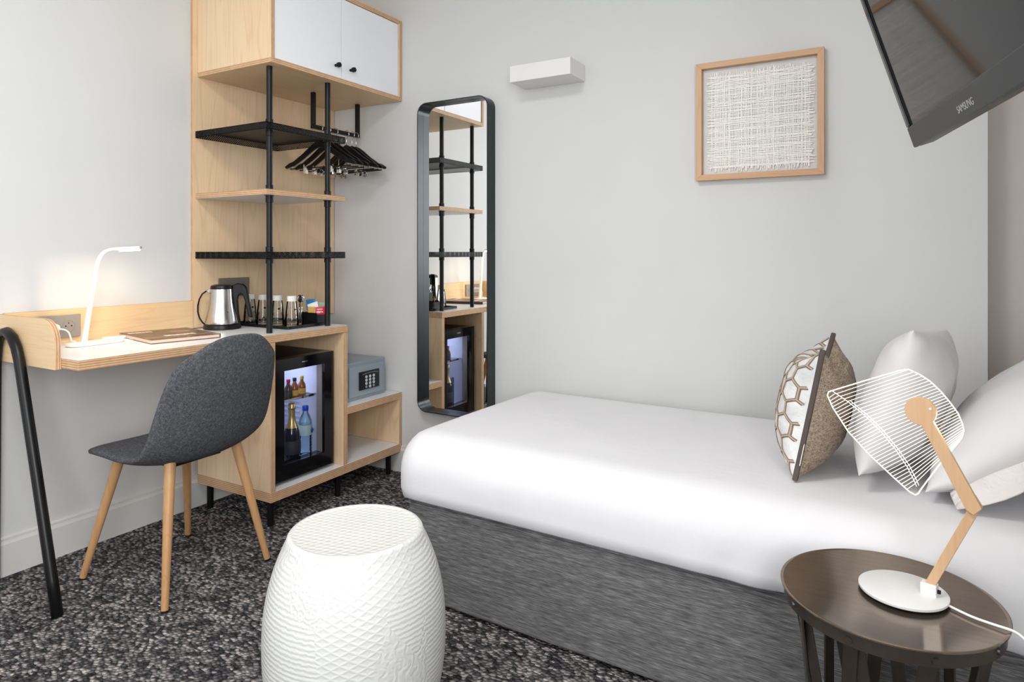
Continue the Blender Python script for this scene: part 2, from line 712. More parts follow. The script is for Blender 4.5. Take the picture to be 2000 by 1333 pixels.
# right wall with window hole
g = G()
wy0, wy1, wz0, wz1 = -4.05, -2.65, .75, 2.3
g.box((RX, RY - .1, 0), (RX + .1, wy0, RZ)).box((RX, wy1, 0), (RX + .1, .5, RZ)).box((RX, wy0, 0), (RX + .1, wy1, wz0)).box((RX, wy0, wz1), (RX + .1, wy1, RZ))
struct(g.build('wall_right', 'wall'))
fx0, fx1 = .15, 1.85
g = G()
g.box((0, RY - .1, 0), (fx0, RY, RZ)).box((fx1, RY - .1, 0), (RX, RY, RZ)).box((fx0, RY - .1, 0), (fx1, RY, .65)).box((fx0, RY - .1, 2.35), (fx1, RY, RZ))
struct(g.build('wall_front', 'wall'))


def window(name, a, b, z0, z1, horiz, at):
    def bx(g, u0, u1, w0, w1, d0, d1):
        if horiz == 'X':
            g.box((u0, at - d1, w0), (u1, at - d0, w1))
        else:
            g.box((at + d0, u0, w0), (at + d1, u1, w1))
    g = G()
    bx(g, a, b, z0, z0 + .05, .02, .07)
    bx(g, a, b, z1 - .05, z1, .02, .07)
    bx(g, a, a + .05, z0 + .05, z1 - .05, .02, .07)
    bx(g, b - .05, b, z0 + .05, z1 - .05, .02, .07)
    m = (a + b) / 2
    bx(g, m - .03, m + .03, z0 + .05, z1 - .05, .02, .07)
    f = struct(g.build(name, 'white_metal'))
    for p0, p1 in ((a + .05, m - .03), (m + .03, b - .05)):
        g = G()
        bx(g, p0, p1, z0 + .05, z1 - .05, .04, .046)
        g.build('pane', 'pane_glass', f)
    g = G()
    if horiz == 'X':
        g.box((a - .05, at + .0005, z0 - .03), (b + .05, at + .06, z0))
    else:
        g.box((at - .06, a - .05, z0 - .03), (at - .0005, b + .05, z0))
    g.build('window_sill', 'white_metal', f)


window('window_1', fx0, fx1, .65, 2.35, 'X', RY)
window('window_2', wy0, wy1, wz0, wz1, 'Y', RX)
g = G().prism([(0, 0), (.013, 0), (.013, .105), (.009, .116), (.009, .124), (0, .128)], (0, RY, 0), (1, 0, 0), (0, 0, 1), (0, -RY, 0))
struct(g.build('baseboard_left', 'skirting_paint'))
g = G().prism([(0, 0), (-.013, 0), (-.013, .105), (-.009, .116), (-.009, .124), (0, .128)], (.0135, 0, 0), (0, 1, 0), (0, 0, 1), (2.786, 0, 0))
struct(g.build('baseboard_back', 'skirting_paint'))

# ceiling lamp out of view
cl = thing('ceiling_lamp', (1.65, -2.0, RZ), 'round white flush ceiling lamp over the middle of the room', 'lamp')
G().lathe([(.2, -.012), (.2, 0)], 40, (1.65, -2.0, RZ)).build('base_plate', 'white_metal', cl, 30)
G().lathe([(.02, -.085), (.1, -.075), (.17, -.05), (.19, -.012)], 40, (1.65, -2.0, RZ)).build('lamp_shade', 'white_plastic', cl, 60)
area_light('ceiling_lamp_light', (1.65, -2.0, RZ - .1), (0, 0, 0), .5, .5, 25, (1, .985, .965))

# ------------------------------------------------------------------ birch panel + upper cabinet
CF = .467          # front of the joinery
PX = .015          # panel thickness
YL = -.785         # left end of joinery
board('back_panel', (.0005, -.807, .752), (PX, -.004, RZ - .003), 'birch', None, 'X')
bp = bpy.data.objects['back_panel']
tag(bp, 'tall pale birch plywood panel on the wall behind the shelves and kettle', 'panel')

wc = thing('wall_cabinet', (.24, -.4, 1.806), 'birch plywood wall cabinet with two white doors under the ceiling', 'cabinet')
T = .018
z0, z1 = 1.806, 2.198
board('bottom_panel', (PX + .001, YL, z0), (CF, -.003, z0 + T), 'birch_y', wc, 'Z')
board('top_panel', (PX + .001, YL, z1 - T), (CF, -.003, z1), 'birch_y', wc, 'Z')
board('side_panel', (PX + .001, YL, z0 + T), (CF, YL + T, z1 - T), 'birch', wc, 'Y')
board('side_panel', (PX + .001, -.003 - T, z0 + T), (CF, -.003, z1 - T), 'birch', wc, 'Y')
for y0, y1, ky in ((YL + T + .003, -.4045, -.440), (-.4015, -.003 - T - .003, -.350)):
    d = G().box((CF - .026, y0, z0 + T + .003), (CF - .006, y1, z1 - T - .003)).build('door', 'white_door', wc, bevel=.001)
    k = G()
    k.cyl((CF - .006, ky, 1.876), (CF + .009, ky, 1.876), .006, n=16)
    k.cyl((CF + .009, ky, 1.876), (CF + .022, ky, 1.876), .0105, n=20)
    k.build('knob', 'black_matte', d, 40, bevel=.001)
G().box((PX + .002, YL + T + .001, z0 + T + .001), (PX + .008, -.003 - T - .001, z1 - T - .001)).build('back_board', 'birch', wc)

# ------------------------------------------------------------------ shelf rack
rk = thing('shelf_rack', (.23, -.58, .75), 'black pole shelf rack with two perforated shelves and one wooden shelf', 'shelf')
SY0, SY1, SX0, SX1 = -.795, -.372, PX + .001, .452


def lattice(g, o, ax, ay, L, H, pitch, w, th, nrm, frame=.0025):
    """expanded metal strip: crossing diagonal bars inside a frame"""
    o, ax, ay, nrm = map(Vector, (o, ax, ay, nrm))
    g.obox(o + ax * L / 2 + ay * frame / 2, (ax, ay, nrm), (L / 2, frame / 2, th / 2))
    g.obox(o + ax * L / 2 + ay * (H - frame / 2), (ax, ay, nrm), (L / 2, frame / 2, th / 2))
    k = -int(H / pitch) - 1
    while k * pitch < L + H:
        for s in (1, -1):
            x0 = k * pitch if s == 1 else k * pitch + H
            p0 = [x0, 0.0]
            x1 = x0 + s * H
            lo, hi = min(x0, x1), max(x0, x1)
            if hi <= 0 or lo >= L:
                continue
            t0, t1 = 0.0, 1.0
            f = lambda tt: x0 + s * H * tt
            if s == 1:
                t0 = max(0, -x0 / H)
                t1 = min(1, (L - x0) / H)
            else:
                t0 = max(0, (x0 - L) / H)
                t1 = min(1, x0 / H)
            if t1 - t0 < .02:
                continue
            a = o + ax * f(t0) + ay * (H * t0)
            b = o + ax * f(t1) + ay * (H * t1)
            d = (b - a)
            g.obox((a + b) / 2, (d, nrm.cross(d), nrm), (d.length / 2, w / 2, th / 2))
        k += 1


for zt in (1.576, 1.071):
    sh = G().box((SX0, SY0, zt - .0025), (SX1, SY1, zt)).build('perforated_shelf', 'black_metal', rk)
    H = .027
    for o_, ax_, L_, nr in (((SX1, SY0, zt - H), (0, 1, 0), SY1 - SY0, (1, 0, 0)), ((SX0, SY0, zt - H), (0, 1, 0), SY1 - SY0, (1, 0, 0)),
                            ((SX0, SY0, zt - H), (1, 0, 0), SX1 - SX0, (0, 1, 0)), ((SX0, SY1, zt - H), (1, 0, 0), SX1 - SX0, (0, 1, 0))):
        g = G()
        lattice(g, o_, ax_, (0, 0, 1), L_, H, .0095, .0026, .0012, nr)
        e = g.build('mesh_rim', 'black_metal', sh)
        e['kind'] = 'stuff'
board('wooden_shelf', (SX0, SY0, 1.295), (SX1, SY1, 1.316), 'white_laminate', rk, 'Z', bevel=.001)
for px_, py_ in ((.41, -.745), (.415, -.44)):
    pl = G().cyl((px_, py_, .7505), (px_, py_, 1.8058), .0115, n=20).build('pole', 'black_metal', rk, 40)
    for za, zb in ((1.576, 1.597), (1.53, 1.549), (1.316, 1.337), (1.266, 1.295), (1.071, 1.092), (1.025, 1.0435)):
        G().lathe([(.0118, 0), (.0145, .001), (.0145, zb - za - .001), (.0118, zb - za)], 20, (px_, py_, za)).build('collar', 'black_metal', pl, 40)
    for zc in (1.2935,):
        G().lathe([(.0118, 0), (.019, 0), (.019, .0015), (.0118, .0015)], 20, (px_, py_, zc)).build('flange', 'black_metal', pl, 40)

# ------------------------------------------------------------------ clothes rail and hangers
rl = thing('clothes_rail', (.235, -.2, 1.65), 'black square hanging clothes rail under the wall cabinet', 'clothes rail')
g = G()
RZ_ = 1.648
g.box((.226, -.362, RZ_ - .009), (.244, -.055, RZ_ + .009))
g.build('bar', 'black_satin', rl, bevel=.002)
for y in (-.362, -.073):
    G().box((.226, y, RZ_ + .009), (.244, y + .018, 1.8058)).build('bracket', 'black_satin', rl, bevel=.002)


def hanger(label, y, dx, rz, first=None):
    x = .235 + dx
    if first is not None:
        r = first.copy()
        COL.objects.link(r)
        r.location = (x, y, RZ_)
        r.rotation_euler = (0, 0, rz)
        r['label'] = label
        for ch in first.children:
            c = ch.copy()
            COL.objects.link(c)
            c.parent = r
            for gch in ch.children:
                d = gch.copy()
                COL.objects.link(d)
                d.parent = c
        return r
    r = thing('clothes_hanger', (x, y, RZ_), label, 'hanger', 'hangers on the clothes rail', rz, local=True)
    # wooden shoulders: outline in x-z, thickened in y, hanging below the hook
    top, W = -.072, .208
    up, dn = [], []
    N = 16
    for i in range(N + 1):
        s = -1 + 2 * i / N
        a = abs(s)
        zt = top + .014 * math.cos(min(1, a * 2.2) * PI / 2) - .112 * a ** 1.2 + (.010 * a if a > .85 else 0) + .004
        th = .034 - .016 * a
        if a > .95:
            th *= .55
        up.append((s * W, zt))
        dn.append((s * W * (.97 if a > .9 else 1), zt - th))
    poly = up + dn[::-1]
    G().prism(poly, (0, -.0065, 0), (1, 0, 0), (0, 0, 1), (0, .013, 0)).build('shoulder_bar', 'black_satin', r, 50, bevel=.003)
    pts = [(0, 0, top + .01), (0, 0, -.030), (.006, 0, -.024)]
    pts += [(.0155 * math.sin(a), 0, .0006 - .0155 * math.cos(a)) for a in [math.radians(20 + 12 * i) for i in range(20)]]
    pts = [(0, 0, top + .008), (0, 0, -.035), (0, 0, -.026)] + [(.0165 * math.cos(a), 0, -.0015 + .0165 * math.sin(a)) for a in [math.radians(-60 + 14 * i) for i in range(18)]]
    G().tube(pts, .0016, 8).build('hook', 'chrome', r, 0)
    G().cyl((-.178, 0, -.182), (.178, 0, -.182), .003, n=10).build('trouser_bar', 'black_satin', r, 40)
    for cx in (-.165, -.095, .03, .11):
        k = G().box((cx - .0018, -.0018, -.182), (cx + .0018, .0018, -.152 if abs(cx) > .1 else -.164)).build('pin', 'chrome', r)
    for cx in (-.085, .065):
        k = G().box((cx - .009, -.006, -.208), (cx + .009, -.0035, -.180)).box((cx - .009, .0035, -.208), (cx + .009, .006, -.180))
        k.cyl((cx - .011, 0, -.188), (cx + .011, 0, -.188), .004, n=10)
        k.build('clip', 'chrome', r, bevel=.0008)
    return r


names = ['black wooden hanger at the left end of the rail beside the pole', 'black wooden hanger second from the left on the rail', 'black wooden hanger third from the left on the rail',
         'black wooden hanger third from the right end of the rail', 'black wooden hanger second from the right end of the rail', 'black wooden hanger at the right end of the rail by the wall']
h0 = None
for nm, y, dx, rz in zip(names, (-.312, -.262, -.212, -.140, -.104, -.074), (0, .002, -.002, .0, .002, 0), (.10, .06, .02, -.02, -.05, -.08)):
    h = hanger(nm, y, dx, rz, h0)
    h0 = h0 or h

# ------------------------------------------------------------------ desk
DZ = .75
dk = thing('desk', (.24, -.93, 0), 'long wall desk with white top, plywood edge and black hairpin leg', 'desk')
wt = G().box((PX + .005, -1.481, DZ - .031), (CF, -.372, DZ), [1, 2, 1, 1, 1, 1]).build('worktop', ['birch_y', 'ply_Z', 'white_laminate'], dk, bevel=.001)
board('back_board', (.0005, -1.4815, DZ - .02), (PX + .004, -.8075, .868), 'birch_y', dk, 'X')
poly = [(.0005, DZ - .034)] + [(.374, DZ - .034)] + arc(.374 - .075, .866 - .075, .075, 0, PI / 2, 10) + [(.0005, .866)]
n = len(poly)
g = G().prism(poly, (0, -1.500, 0), (1, 0, 0), (0, 0, 1), (0, .018, 0), [0, 0] + [1] * n)
g.build('end_board', ['birch_x', 'ply_Y'], dk, bevel=.001)
pts = [(.426, 0), (.396, .1), (.311, .375), (.228, .64), (.209, .70)]
pts += [(.197, .735), (.179, .772), (.152, .802), (.116, .818), (.084, .812), (.060, .79), (.049, .76), (.044, .72), (.039, .36), (.033, 0)]
G().tube([(x, -1.517, z + (.0 if z else .0005)) for x, z in pts], .0155, 14).build('leg', 'black_satin', dk, 0)

# ------------------------------------------------------------------ low cabinet under the desk
lc = thing('low_cabinet', (.24, -.4, 0), 'stepped birch plywood cabinet on black legs holding fridge and safe', 'cabinet')
board('bottom_board', (.016, YL, .1), (CF, -.003, .138), 'birch_y', lc, 'Z', 'white_laminate')
board('side_panel', (.016, YL, .1385), (CF - .001, YL + .022, .7185), 'birch', lc, 'Y')
board('partition', (.016, -.396, .1385), (CF - .001, -.372, .7185), 'birch', lc, 'Y')
board('low_top', (.016, -.3715, .357), (CF, -.003, .388), 'birch_y', lc, 'Z', 'white_laminate')
board('side_panel', (.016, -.021, .1385), (CF - .001, -.003, .3565), 'birch', lc, 'Y')
G().box((.016, YL + .023, .139), (.022, -.397, .718)).build('back_board', 'birch', lc)
G().box((.016, -.3715, .139), (.022, -.0215, .3565)).build('back_board', 'birch', lc)
for x, y in ((.435, -.76), (.068, -.763), (.435, -.40), (.435, -.065), (.068, -.40), (.068, -.065)):
    G().cyl((x, y, .0005), (x, y, .0995), .0125, .0135, 16).build('leg', 'black_satin', lc, 40)

# ------------------------------------------------------------------ mini fridge
fr = thing('mini_fridge', (.24, -.575, .1385), 'black glass-door mini fridge lit inside, standing in the low cabinet', 'fridge')
FX, FY0, FY1, FZ0, FZ1 = .43, -.738, -.420, .1395, .640
# cabinet shell as five walls so that the inside is hollow
g = G()
g.box((.05, FY0, FZ0 + .014), (FX - .05, FY0 + .028, FZ1)).box((.05, FY1 - .028, FZ0 + .014), (FX - .05, FY1, FZ1))
g.box((.05, FY0 + .028, FZ0 + .014), (FX - .05, FY1 - .028, FZ0 + .05)).box((.05, FY0 + .028, FZ1 - .036), (FX - .05, FY1 - .028, FZ1))
g.box((.05, FY0 + .028, FZ0 + .05), (.085, FY1 - .028, FZ1 - .036))
g.build('body', 'black_satin', fr, bevel=.002)
for x, y in ((.09, FY0 + .03), (.09, FY1 - .03), (.36, FY0 + .03), (.36, FY1 - .03)):
    G().cyl((x, y, FZ0 - .001), (x, y, FZ0 + .0139), .012, n=14).build('foot', 'black_matte', fr, 40)
e = .0008
g = G()
ix0, ix1, iy0, iy1, iz0, iz1 = .0855, FX - .051, FY0 + .0285, FY1 - .0285, FZ0 + .0505, FZ1 - .0365
g.box((ix0, iy0, iz0), (ix0 + .003, iy1, iz1)).box((ix0, iy0, iz0), (ix1, iy0 + .003, iz1)).box((ix0, iy1 - .003, iz0), (ix1, iy1, iz1))
g.box((ix0, iy0, iz0), (ix1, iy1, iz0 + .003)).box((ix0, iy0, iz1 - .003), (ix1, iy1, iz1))
for i in range(9):
    z = iz0 + .08 + i * .022
    g.box((ix0 + .02, iy1 - .007, z), (ix1 - .12, iy1 - .003, z + .005))
g.build('liner', 'fridge_liner', fr)
FSZ = .452
G().box((ix0 + .004, iy0 + .004, FSZ - .004), (ix1 - .02, iy1 - .0075, FSZ)).build('glass_shelf', 'tumbler_glass', fr)
G().box((ix1 - .0215, iy0 + .004, FSZ - .006), (ix1 - .018, iy1 - .0075, FSZ + .004)).build('shelf_trim', 'chrome', fr)
G().box((ix0 + .05, iy0 + .0035, iz1 - .03), (ix1 - .05, iy0 + .008, iz1 - .02)).build('light_strip', 'fridge_led', fr)
# door: black glass frame with clear window
gy0, gy1, gz0, gz1 = -.688, -.472, .212, .592
g = G()
dx0, dx1 = FX - .048, FX
g.box((dx0, FY0, FZ0 + .012), (dx1, gy0, FZ1)).box((dx0, gy1, FZ0 + .012), (dx1, FY1, FZ1))
g.box((dx0, gy0, FZ0 + .012), (dx1, gy1, gz0)).box((dx0, gy0, gz1), (dx1, gy1, FZ1))
dr = g.build('door', 'black_gloss', fr)
G().box((FX - .012, gy0 + e, gz0 + e), (FX - .008, gy1 - e, gz1 - e)).build('glass_pane', 'fridge_glass', dr)
for ya, yb in ((gy0 + .0005, gy0 + .004), (gy1 - .004, gy1 - .0005)):
    G().box((dx0 + .004, ya, gz0 + .001), (dx1 - .014, yb, gz1 - .001)).build('seal', 'grey_plastic', dr)
G().box((FX + .0001, -.597, .615), (FX + .0008, -.566, .619)).build('badge', 'chrome', dr)
area_light('fridge_light', ((ix0 + ix1) / 2, (iy0 + iy1) / 2, iz1 - .006), (0, 0, 0), .2, .2, .5, (.76, .80, 1.0))


def bottle(name, loc, prof, parts, label, cat='bottle', group=None, mat='bottle_dark', n=20):
    r = thing(name, loc, label, cat, group)
    G().lathe(prof, n, loc).build('bottle_body', mat, r, 50)
    for pn, pprof, pm in parts:
        G().lathe(pprof, n, loc).build(pn, pm, r, 50)
    return r


iz = iz0 + .0034
bottle('champagne_bottle', (.350, -.580, iz),
       [(.030, 0), (.033, .004), (.033, .105), (.031, .120), (.024, .142), (.0165, .160), (.013, .185), (.0125, .215)],
       [('foil', [(.0262, .139), (.0172, .160), (.0137, .185), (.0132, .214)], 'gold_foil'),
        ('cork_cap', [(.0135, .2145), (.0155, .2165), (.0155, .2225), (.014, .226), (.015, .236), (.011, .2405), (.003, .2418)], 'gold_foil'),
        ('label', [(.0334, .03), (.0336, .031), (.0336, .085), (.0334, .086)], 'label_dark')],
       'small champagne bottle with gold foil neck inside the fridge')
prof = [(.024, 0), (.027, .005)]
for i in range(5):
    z = .012 + i * .014
    prof += [(.0275, z), (.0255, z + .007)]
prof += [(.0275, .084), (.0275, .132), (.026, .146), (.018, .168), (.0115, .180), (.0105, .192)]
bottle('water_bottle', (.335, -.492, iz), prof,
       [('label', [(.0279, .086), (.0281, .087), (.0281, .129), (.0279, .130)], 'label_pale'),
        ('cap', [(.0125, .190), (.0132, .191), (.0132, .209), (.012, .2105), (.002, .211)], 'blue_cap')],
       'clear plastic water bottle with blue cap beside the champagne in the fridge', mat='water_glass')
wb = bpy.data.objects['water_bottle']
G().sphere((.335 + .0225, -.492 + .012, iz + .104), .0125, 14, 8, 0, (.55, 1, 1)).build('label_badge', 'label_blue', wb, 0)
bottle('soda_can', (.345, -.640, iz), [(.008, 0), (.009, .002), (.009, .15), (.007, .156)], [('rim', [(.0072, .1562), (.0074, .158)], 'chrome')],
       'slim blue can half hidden at the left edge of the fridge', 'can', mat='label_blue')
mini = [(.0145, 0), (.0165, .003), (.0165, .038), (.0145, .050), (.0075, .062), (.0065, .072)]
for nm, cap, y, x, m in (('with red cap, left of the three', 'red', -.594, .345, 'dark_amber'), ('with black cap, middle of the three', 'label_dark', -.556, .340, 'amber'), ('with yellow cap, right of the three', 'yellow', -.512, .335, 'amber')):
    bottle('miniature_bottle', (x, y, FSZ + .0005), mini, [('cap', [(.0078, .070), (.0083, .0705), (.0083, .083), (.007, .0838)], cap),
           ('label', [(.0168, .010), (.0169, .0105), (.0169, .032), (.0168, .0325)], 'label_dark' if m == 'dark_amber' else 'paper_gold')],
           'amber miniature bottle ' + nm + ' on the fridge shelf', 'bottle', 'miniature bottles in the fridge', m)

# ------------------------------------------------------------------ safe
SZ = .3885
sf = thing('safe', (.25, -.18, SZ), 'small grey electronic safe on the low cabinet step', 'safe')
sy0, sy1, sx = -.318, -.052, .402
G().box((.10, sy0, SZ), (sx, sy1, SZ + .172)).build('body', 'safe_grey', sf, bevel=.003)
d = G().box((sx + .0005, sy0 + .018, SZ + .016), (sx + .006, sy1 - .018, SZ + .154)).build('door', 'safe_door', sf, bevel=.0015)
k = G().box((sx + .0065, -.240, SZ + .042), (sx + .0125, -.106, SZ + .126)).build('keypad', 'keypad', d, bevel=.001)
ky = [-.197, -.172, -.147]
kz = [.100, .0845, .069]
for z in kz:
    for y in ky:
        G().cyl((sx + .0126, y, SZ + z), (sx + .0155, y, SZ + z), .0068, n=12).build('key_button', 'key_grey', k, 40)
G().cyl((sx + .0126, -.172, SZ + .0535), (sx + .0155, -.172, SZ + .0535), .0068, n=12).build('key_button', 'key_grey', k, 40)
for y in (-.197, -.147):
    G().cyl((sx + .0126, y, SZ + .0535), (sx + .0148, y, SZ + .0535), .0062, n=12).build('key_button', 'safe_grey', k, 40)
g = G()
for i in range(13):
    a = i / 12
    y = -.222 + a * .102
    z = SZ + .1115 + .004 * math.sin(a * PI)
    g.box((sx + .0126, y, z), (sx + .0131, y + .005, z + .0035))
g.build('printed_line', 'safe_grey', k)

# ------------------------------------------------------------------ kettle
kx, ky_ = .112, -.738
kt = thing('kettle', (kx, ky_, DZ), 'brushed steel electric kettle with black handle on a black base', 'kettle')
kc = (kx, ky_, DZ + .0005)
G().lathe([(.071, 0), (.074, .003), (.072, .016), (.066, .022)], 40, kc).build('base', 'black_satin', kt, 40)
G().lathe([(.066, .0225), (.066, .03), (.062, .05), (.054, .085), (.049, .12), (.0465, .15), (.0455, .166)], 40, kc).build('jug', 'steel', kt, 50)
lid = G().lathe([(.0462, .1665), (.047, .169), (.044, .180), (.030, .1845), (.004, .186)], 40, kc).build('lid', 'black_satin', kt, 50)
# handle lies towards +x +y (right in the photograph), small spout guard on the other side
ha = math.radians(42)
hx, hy = math.cos(ha), math.sin(ha)


def kp(d, z):
    return (kx + hx * d, ky_ + hy * d, DZ + z)


hw = Vector((-hy, hx, 0))
poly = [(.040, .182), (.062, .190), (.085, .186), (.098, .172), (.113, .09), (.120, .050), (.114, .044), (.104, .050), (.090, .115), (.082, .142), (.074, .146), (.066, .140), (.062, .120), (.066, .06), (.072, .026), (.060, .024), (.050, .07), (.044, .13)]
g = G().prism(poly, Vector((kx, ky_, DZ)) - hw * .012, (hx, hy, 0), (0, 0, 1), hw * .024)
g.build('handle', 'black_satin', kt, 40, bevel=.004)
tri = [(-.045, .166), (-.062, .160), (-.047, .145)]
G().prism(tri, Vector((kx, ky_, DZ)) - hw * .01, (hx, hy, 0), (0, 0, 1), hw * .02).build('spout', 'steel', kt, bevel=.003)
pts = [kp(-.047, .158)] + [kp(-.047 - .045 * math.sin(a), .158 - .062 * (1 - math.cos(a)) * 1.0) for a in [i * PI / 14 for i in range(1, 13)]] + [kp(-.066, .024)]
pts = [kp(-.045, .162), kp(-.062, .158), kp(-.078, .146), kp(-.089, .125), (kp(-.095, .098)), kp(-.095, .07), kp(-.088, .045), kp(-.076, .026), kp(-.066, .018)]
G().tube(pts, .0032, 8).build('power_cord', 'black_matte', kt, 0)
for z in (.072, .060):
    G().sphere((kx + .055 * math.cos(-.25), ky_ + .055 * math.sin(-.25), DZ + z), .003, 8, 6).build('level_dot', 'black_matte', kt, 0)

# ------------------------------------------------------------------ tray, glasses, sachets
tr = thing('serving_tray', (.21, -.53, DZ), 'black rectangular tray holding glasses and sachets on the worktop', 'tray')
tx0, tx1, ty0, ty1 = .024, .388, -.632, -.392
G().box((tx0 + .004, ty0 + .004, DZ + .0005), (tx1 - .004, ty1 - .004, DZ + .005)).build('tray_base', 'black_satin', tr, bevel=.001)
outer = rrect(tx0, ty0, tx1, ty1, .012)
inner = rrect(tx0 + .005, ty0 + .005, tx1 - .005, ty1 - .005, .008)
n = len(outer)
g = G()
vs = [(x, y, DZ + .001) for x, y in outer] + [(x, y, DZ + .013) for x, y in outer] + [(x, y, DZ + .013) for x, y in inner] + [(x, y, DZ + .001) for x, y in inner]
fs = []
for i in range(n):
    j = (i + 1) % n
    for k in range(4):
        k2 = (k + 1) % 4
        fs.append((k * n + i, k * n + j, k2 * n + j, k2 * n + i))
g.add(vs, fs)
g.build('tray_rim', 'black_satin', tr)

gz = DZ + .0055
proto = None
for nm, x, y in (('nearest the kettle', .062, -.560), ('second from the kettle', .142, -.556), ('third from the kettle', .235, -.556), ('nearest the sachets', .325, -.558)):
    lb = 'clear conical glass with white cap on the tray, ' + nm
    if proto is None:
        gl = thing('capped_glass', (x, y, gz), lb, 'glass', 'capped glasses on the tray', 0, local=True)
        G().lathe([(.0290, 0), (.0295, .002), (.028, .03), (.0245, .07), (.0205, .100), (.0185, .112), (.0178, .112), (.0196, .100), (.0236, .07), (.027, .03), (.0275, .010), (.001, .009)], 28, capt=False).build('tumbler', 'tumbler_glass', gl, 60)
        G().lathe([(.0195, .106), (.0196, .1065), (.0196, .1275), (.018, .129), (.002, .1292)], 28, capb=False).build('cap', 'white_plastic', gl, 40)
        for dx_, dz_, s in ((.012, .071, 1), (-.006, .030, .8)):
            G().sphere((.0235 - dz_ * .02, -.008 + dx_ * .3, dz_), .0055 * s, 10, 6, 0, (.5, 1, .8)).build('printed_mark', 'black_matte', gl, 0)
        G().lathe([(.0277, .022), (.0282, .0225), (.0262, .050), (.0257, .0505)], 28, capb=False, capt=False).build('frosted_band', 'tumbler_glass', gl, 0)
        proto = gl
    else:
        gl = proto.copy()
        COL.objects.link(gl)
        gl.location = (x, y, gz)
        gl['label'] = lb
        gl.rotation_euler = (0, 0, random.uniform(-.4, .4))
        for ch in proto.children:
            c = ch.copy()
            COL.objects.link(c)
            c.parent = gl

cd = thing('sachet_caddy', (.33, -.433, gz), 'black open caddy at the right end of the tray', 'caddy')
cx0, cx1, cy0, cy1 = .282, .380, -.466, -.400
cz1 = gz + .05
g = G().box((cx0, cy0, gz), (cx1, cy1, gz + .004)).box((cx0, cy0, gz + .004), (cx0 + .003, cy1, cz1)).box((cx1 - .003, cy0, gz + .004), (cx1, cy1, cz1 - .008))
g.box((cx0 + .003, cy0, gz + .004), (cx1 - .003, cy0 + .003, cz1)).box((cx0 + .003, cy1 - .003, gz + .004), (cx1 - .003, cy1, cz1))
g.build('caddy_box', 'black_satin', cd, bevel=.001)


def sachet(label, c, ax, ay, w, h, mat, extra=None):
    ax, ay = Vector(ax).normalized(), Vector(ay).normalized()
    nr = ax.cross(ay)
    o = thing('sachet', c, label, 'sachet', 'sachets in the caddy')
    c = Vector(c)
    N = 8
    g = G()
    vs, fs = [], []
    for k in (1, -1):
        for j in range(N + 1):
            for i in range(N + 1):
                u, v = -1 + 2 * i / N, -1 + 2 * j / N
                b = .0028 * (1 - u ** 4) * (1 - v ** 4) + .0003
                vs.append(c + ax * u * w / 2 + ay * v * h / 2 + nr * b * k)
    n1 = (N + 1) ** 2
    for k in range(2):
        for j in range(N):
            for i in range(N):
                a = k * n1 + j * (N + 1) + i
                fs.append((a, a + 1, a + N + 2, a + N + 1))
    g.add(vs, fs)
    g.build('wrapper', mat, o, 0)
    if extra:
        extra(o, c, ax, ay, nr)
    return o


def redprint(o, c, ax, ay, nr):
    g = G()
    for i, (x, w_) in enumerate(((-.015, .003), (-.0105, .004), (-.004, .0035), (.0015, .004), (.008, .0035))):
        g.obox(c + ax * (x + w_ / 2) + ay * (-.003 + .001 * (i % 2)) + nr * .0034, (ax, ay, nr), (w_ / 2, .0045 - .0006 * i, .0003))
    g.obox(c + ax * -.001 + ay * .009 + nr * .0030, (ax, ay, nr), (.011, .0012, .0003))
    g.build('white_print', 'paper', o)


sachet('blue paper sachet standing at the back of the caddy', (.305, -.432, gz + .082), (.85, .5, .12), (-.1, .0, 1), .042, .048, 'teal_paper')
sachet('white paper sachet leaning in the caddy', (.335, -.446, gz + .066), (.8, .45, .3), (-.25, 0, .95), .046, .052, 'paper')
sachet('gold sachet at the front left of the caddy', (.332, -.455, gz + .050), (.75, .6, 0), (0, 0, 1), .03, .05, 'paper_gold')
sachet('red tea sachet with white print at the front of the caddy', (.366, -.436, gz + .055), (.62, .78, .05), (-.05, 0, 1), .042, .040, 'red', redprint)
sachet('pale green sachet behind the white one in the caddy', (.358, -.418, gz + .070), (.8, .5, -.1), (.1, 0, 1), .05, .046, 'paper_green')
sp = thing('spoon_pot', (.300, -.492, gz), 'small clear pot of chrome spoons between glasses and caddy', 'pot')
G().lathe([(.014, 0), (.0145, .002), (.0145, .055), (.0138, .055), (.0138, .004), (.001, .003)], 20, (.300, -.492, gz), capt=False).build('pot', 'tumbler_glass', sp, 50)
for i, (dx_, dy_) in enumerate(((-.004, .003), (.005, -.003), (.002, .006))):
    b = (.300 + dx_ * .6, -.492 + dy_ * .6, gz + .006)
    tpt = (.300 + dx_ * 2.2, -.492 + dy_ * 2.2, gz + .10)
    g = G().tube([b, tpt], .0018, 8)
    g.sphere((tpt[0], tpt[1], tpt[2] + .012), .011, 12, 8, 0, (.55, .9, 1.5))
    g.build('spoon', 'chrome' if i != 1 else 'black_satin', sp, 0)


